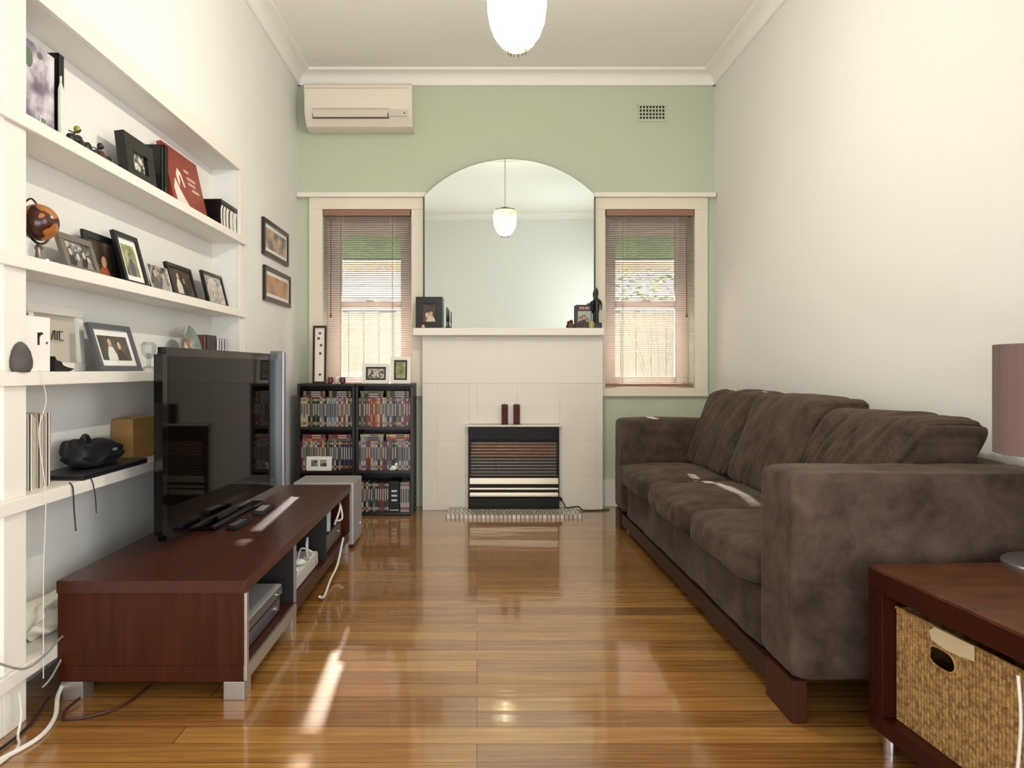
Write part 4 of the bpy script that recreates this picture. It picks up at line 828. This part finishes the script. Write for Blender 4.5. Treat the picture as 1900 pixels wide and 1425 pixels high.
B().prism([(.135, bh+.002), (.245, bh+.004), (.245, bh-.028), (.205, bh-.034), (.165, bh-.036), (.125, bh-.03), (.118, bh-.012)], -.008, -.0055, 'y', mat('beige card tag', '#c9b891', .6)).obj('tag', bk)
lx_, ly_ = 1.45, 1.68
lm = thing('table_lamp', 'table lamp with mauve drum shade at the right edge', 'lamp', (lx_, ly_, .4612))
B().lathe([(0, 0), (.13, 0), (.13, .010), (.125, .014), (.012, .016), (.010, .05), (.009, .36), (0, .36)], mat('satin steel', '#bcbcbc', .25, .9), seg=40).obj('base', lm)
shd = mat('mauve pleated shade', '#755e5c', .8, var=.15, scale=6, stretch=(8, 8, .4))
b = B(); rs_ = .146; seg = 96
b.lathe([(rs_-.004, .283), (rs_, .283), (rs_, .557), (rs_-.004, .557), (rs_-.004, .283)], shd, seg=64); b.obj('lamp_shade', lm)
b = B()
for k in range(3): a = k*2*pi/3; b.tube([(0, 0, .36), (rs_*.97*cos(a), rs_*.97*sin(a), .36)], .002, chrome, 6, 1)
b.obj('shade_fitter', lm)
tag(B().tube([(1.008, 1.272, .385), (1.010, 1.268, .30), (1.006, 1.272, .18), (1.008, 1.268, .08), (1.004, 1.26, .012), (.99, 1.20, .006)], .003, wc).obj('cable') , 'thin white cable hanging beside the basket at the table front', 'cable')

# ------------------------------------------------------------------ pendant light
pd = thing('pendant_light', 'cut crystal glass pendant light hanging from the ceiling', 'pendant light', (.154, 2.63, 2.187))
cg = glassmat('cut crystal', (1, .99, .95), .98, .03, (.045, (1, .90, .60, 1)))
t = bmesh.new(); prof = [(.035, 0), (.06, .02), (.085, .055), (.102, .10), (.110, .15), (.112, .20), (.105, .235), (.09, .25)]; seg = 40; rings = []
for j, (r, z) in enumerate(prof): rings.append([t.verts.new(((r+(.004 if (k+j) % 2 else -.003))*cos(2*pi*k/seg), (r+(.004 if (k+j) % 2 else -.003))*sin(2*pi*k/seg), z)) for k in range(seg)])
for a, c_ in zip(rings, rings[1:]):
    for k in range(seg): t.faces.new((a[k], a[(k+1) % seg], c_[(k+1) % seg], c_[k]))
t.faces.new(rings[0][::-1]); B().add(t, cg).obj('glass_shade', pd, flat=True)
brs = mat('dull brass', '#8a7a5a', .3, .8)
B().lathe([(0, .285), (.02, .28), (.045, .268), (.045, .262), (.03, .266), (0, .266)], brs).lathe([(.090, .246), (.095, .246), (.095, .256), (.090, .256), (.090, .246)], brs).tube([(-.092, 0, .25), (0, 0, .272), (.092, 0, .25)], .0025, brs).tube([(0, -.092, .25), (0, 0, .272), (0, .092, .25)], .0025, brs).obj('gallery', pd)
B().cyl((0, 0, .28), (0, 0, .80), .004, mat('pale flex', '#cfc6b8', .5)).lathe([(0, .833), (.045, .833), (.042, .81), (.01, .795), (0, .795)], ceilw).obj('flex', pd)
B().lathe([(0, .06), (.02, .07), (.03, .095), (.028, .12), (.014, .15), (.012, .19), (0, .19)], glassmat('lit bulb glass', (1, 1, .97), .99, .05, (.15, (1, .98, .9, 1)))).obj('bulb', pd)
B().tube([(-.012, 0, .12), (-.006, 0, .10), (0, 0, .115), (.006, 0, .10), (.012, 0, .12)], .004, mat('glowing filament', '#fff1c8', .5, emit='#fff0d0', es=120)).obj('filament', pd)
b = B()
for k in range(14):
    a = 2*pi*k/14; b.lathe([(0, -.016), (.004, -.010), (.003, 0), (0, .004)], glassmat('drop crystal', (.85, .85, .8), .7, .02), (.036*cos(a), .036*sin(a), .0), 6)
b.obj('crystal_drops', pd, flat=True)
pl_ = bpy.data.lights.new('pendant_bulb', 'POINT'); pl_.energy = 54; pl_.color = (1, .95, .87); pl_.shadow_soft_size = .012
po = bpy.data.objects.new('pendant_bulb', pl_); S.collection.objects.link(po); po.location = (0, 0, .10); po.parent = pd
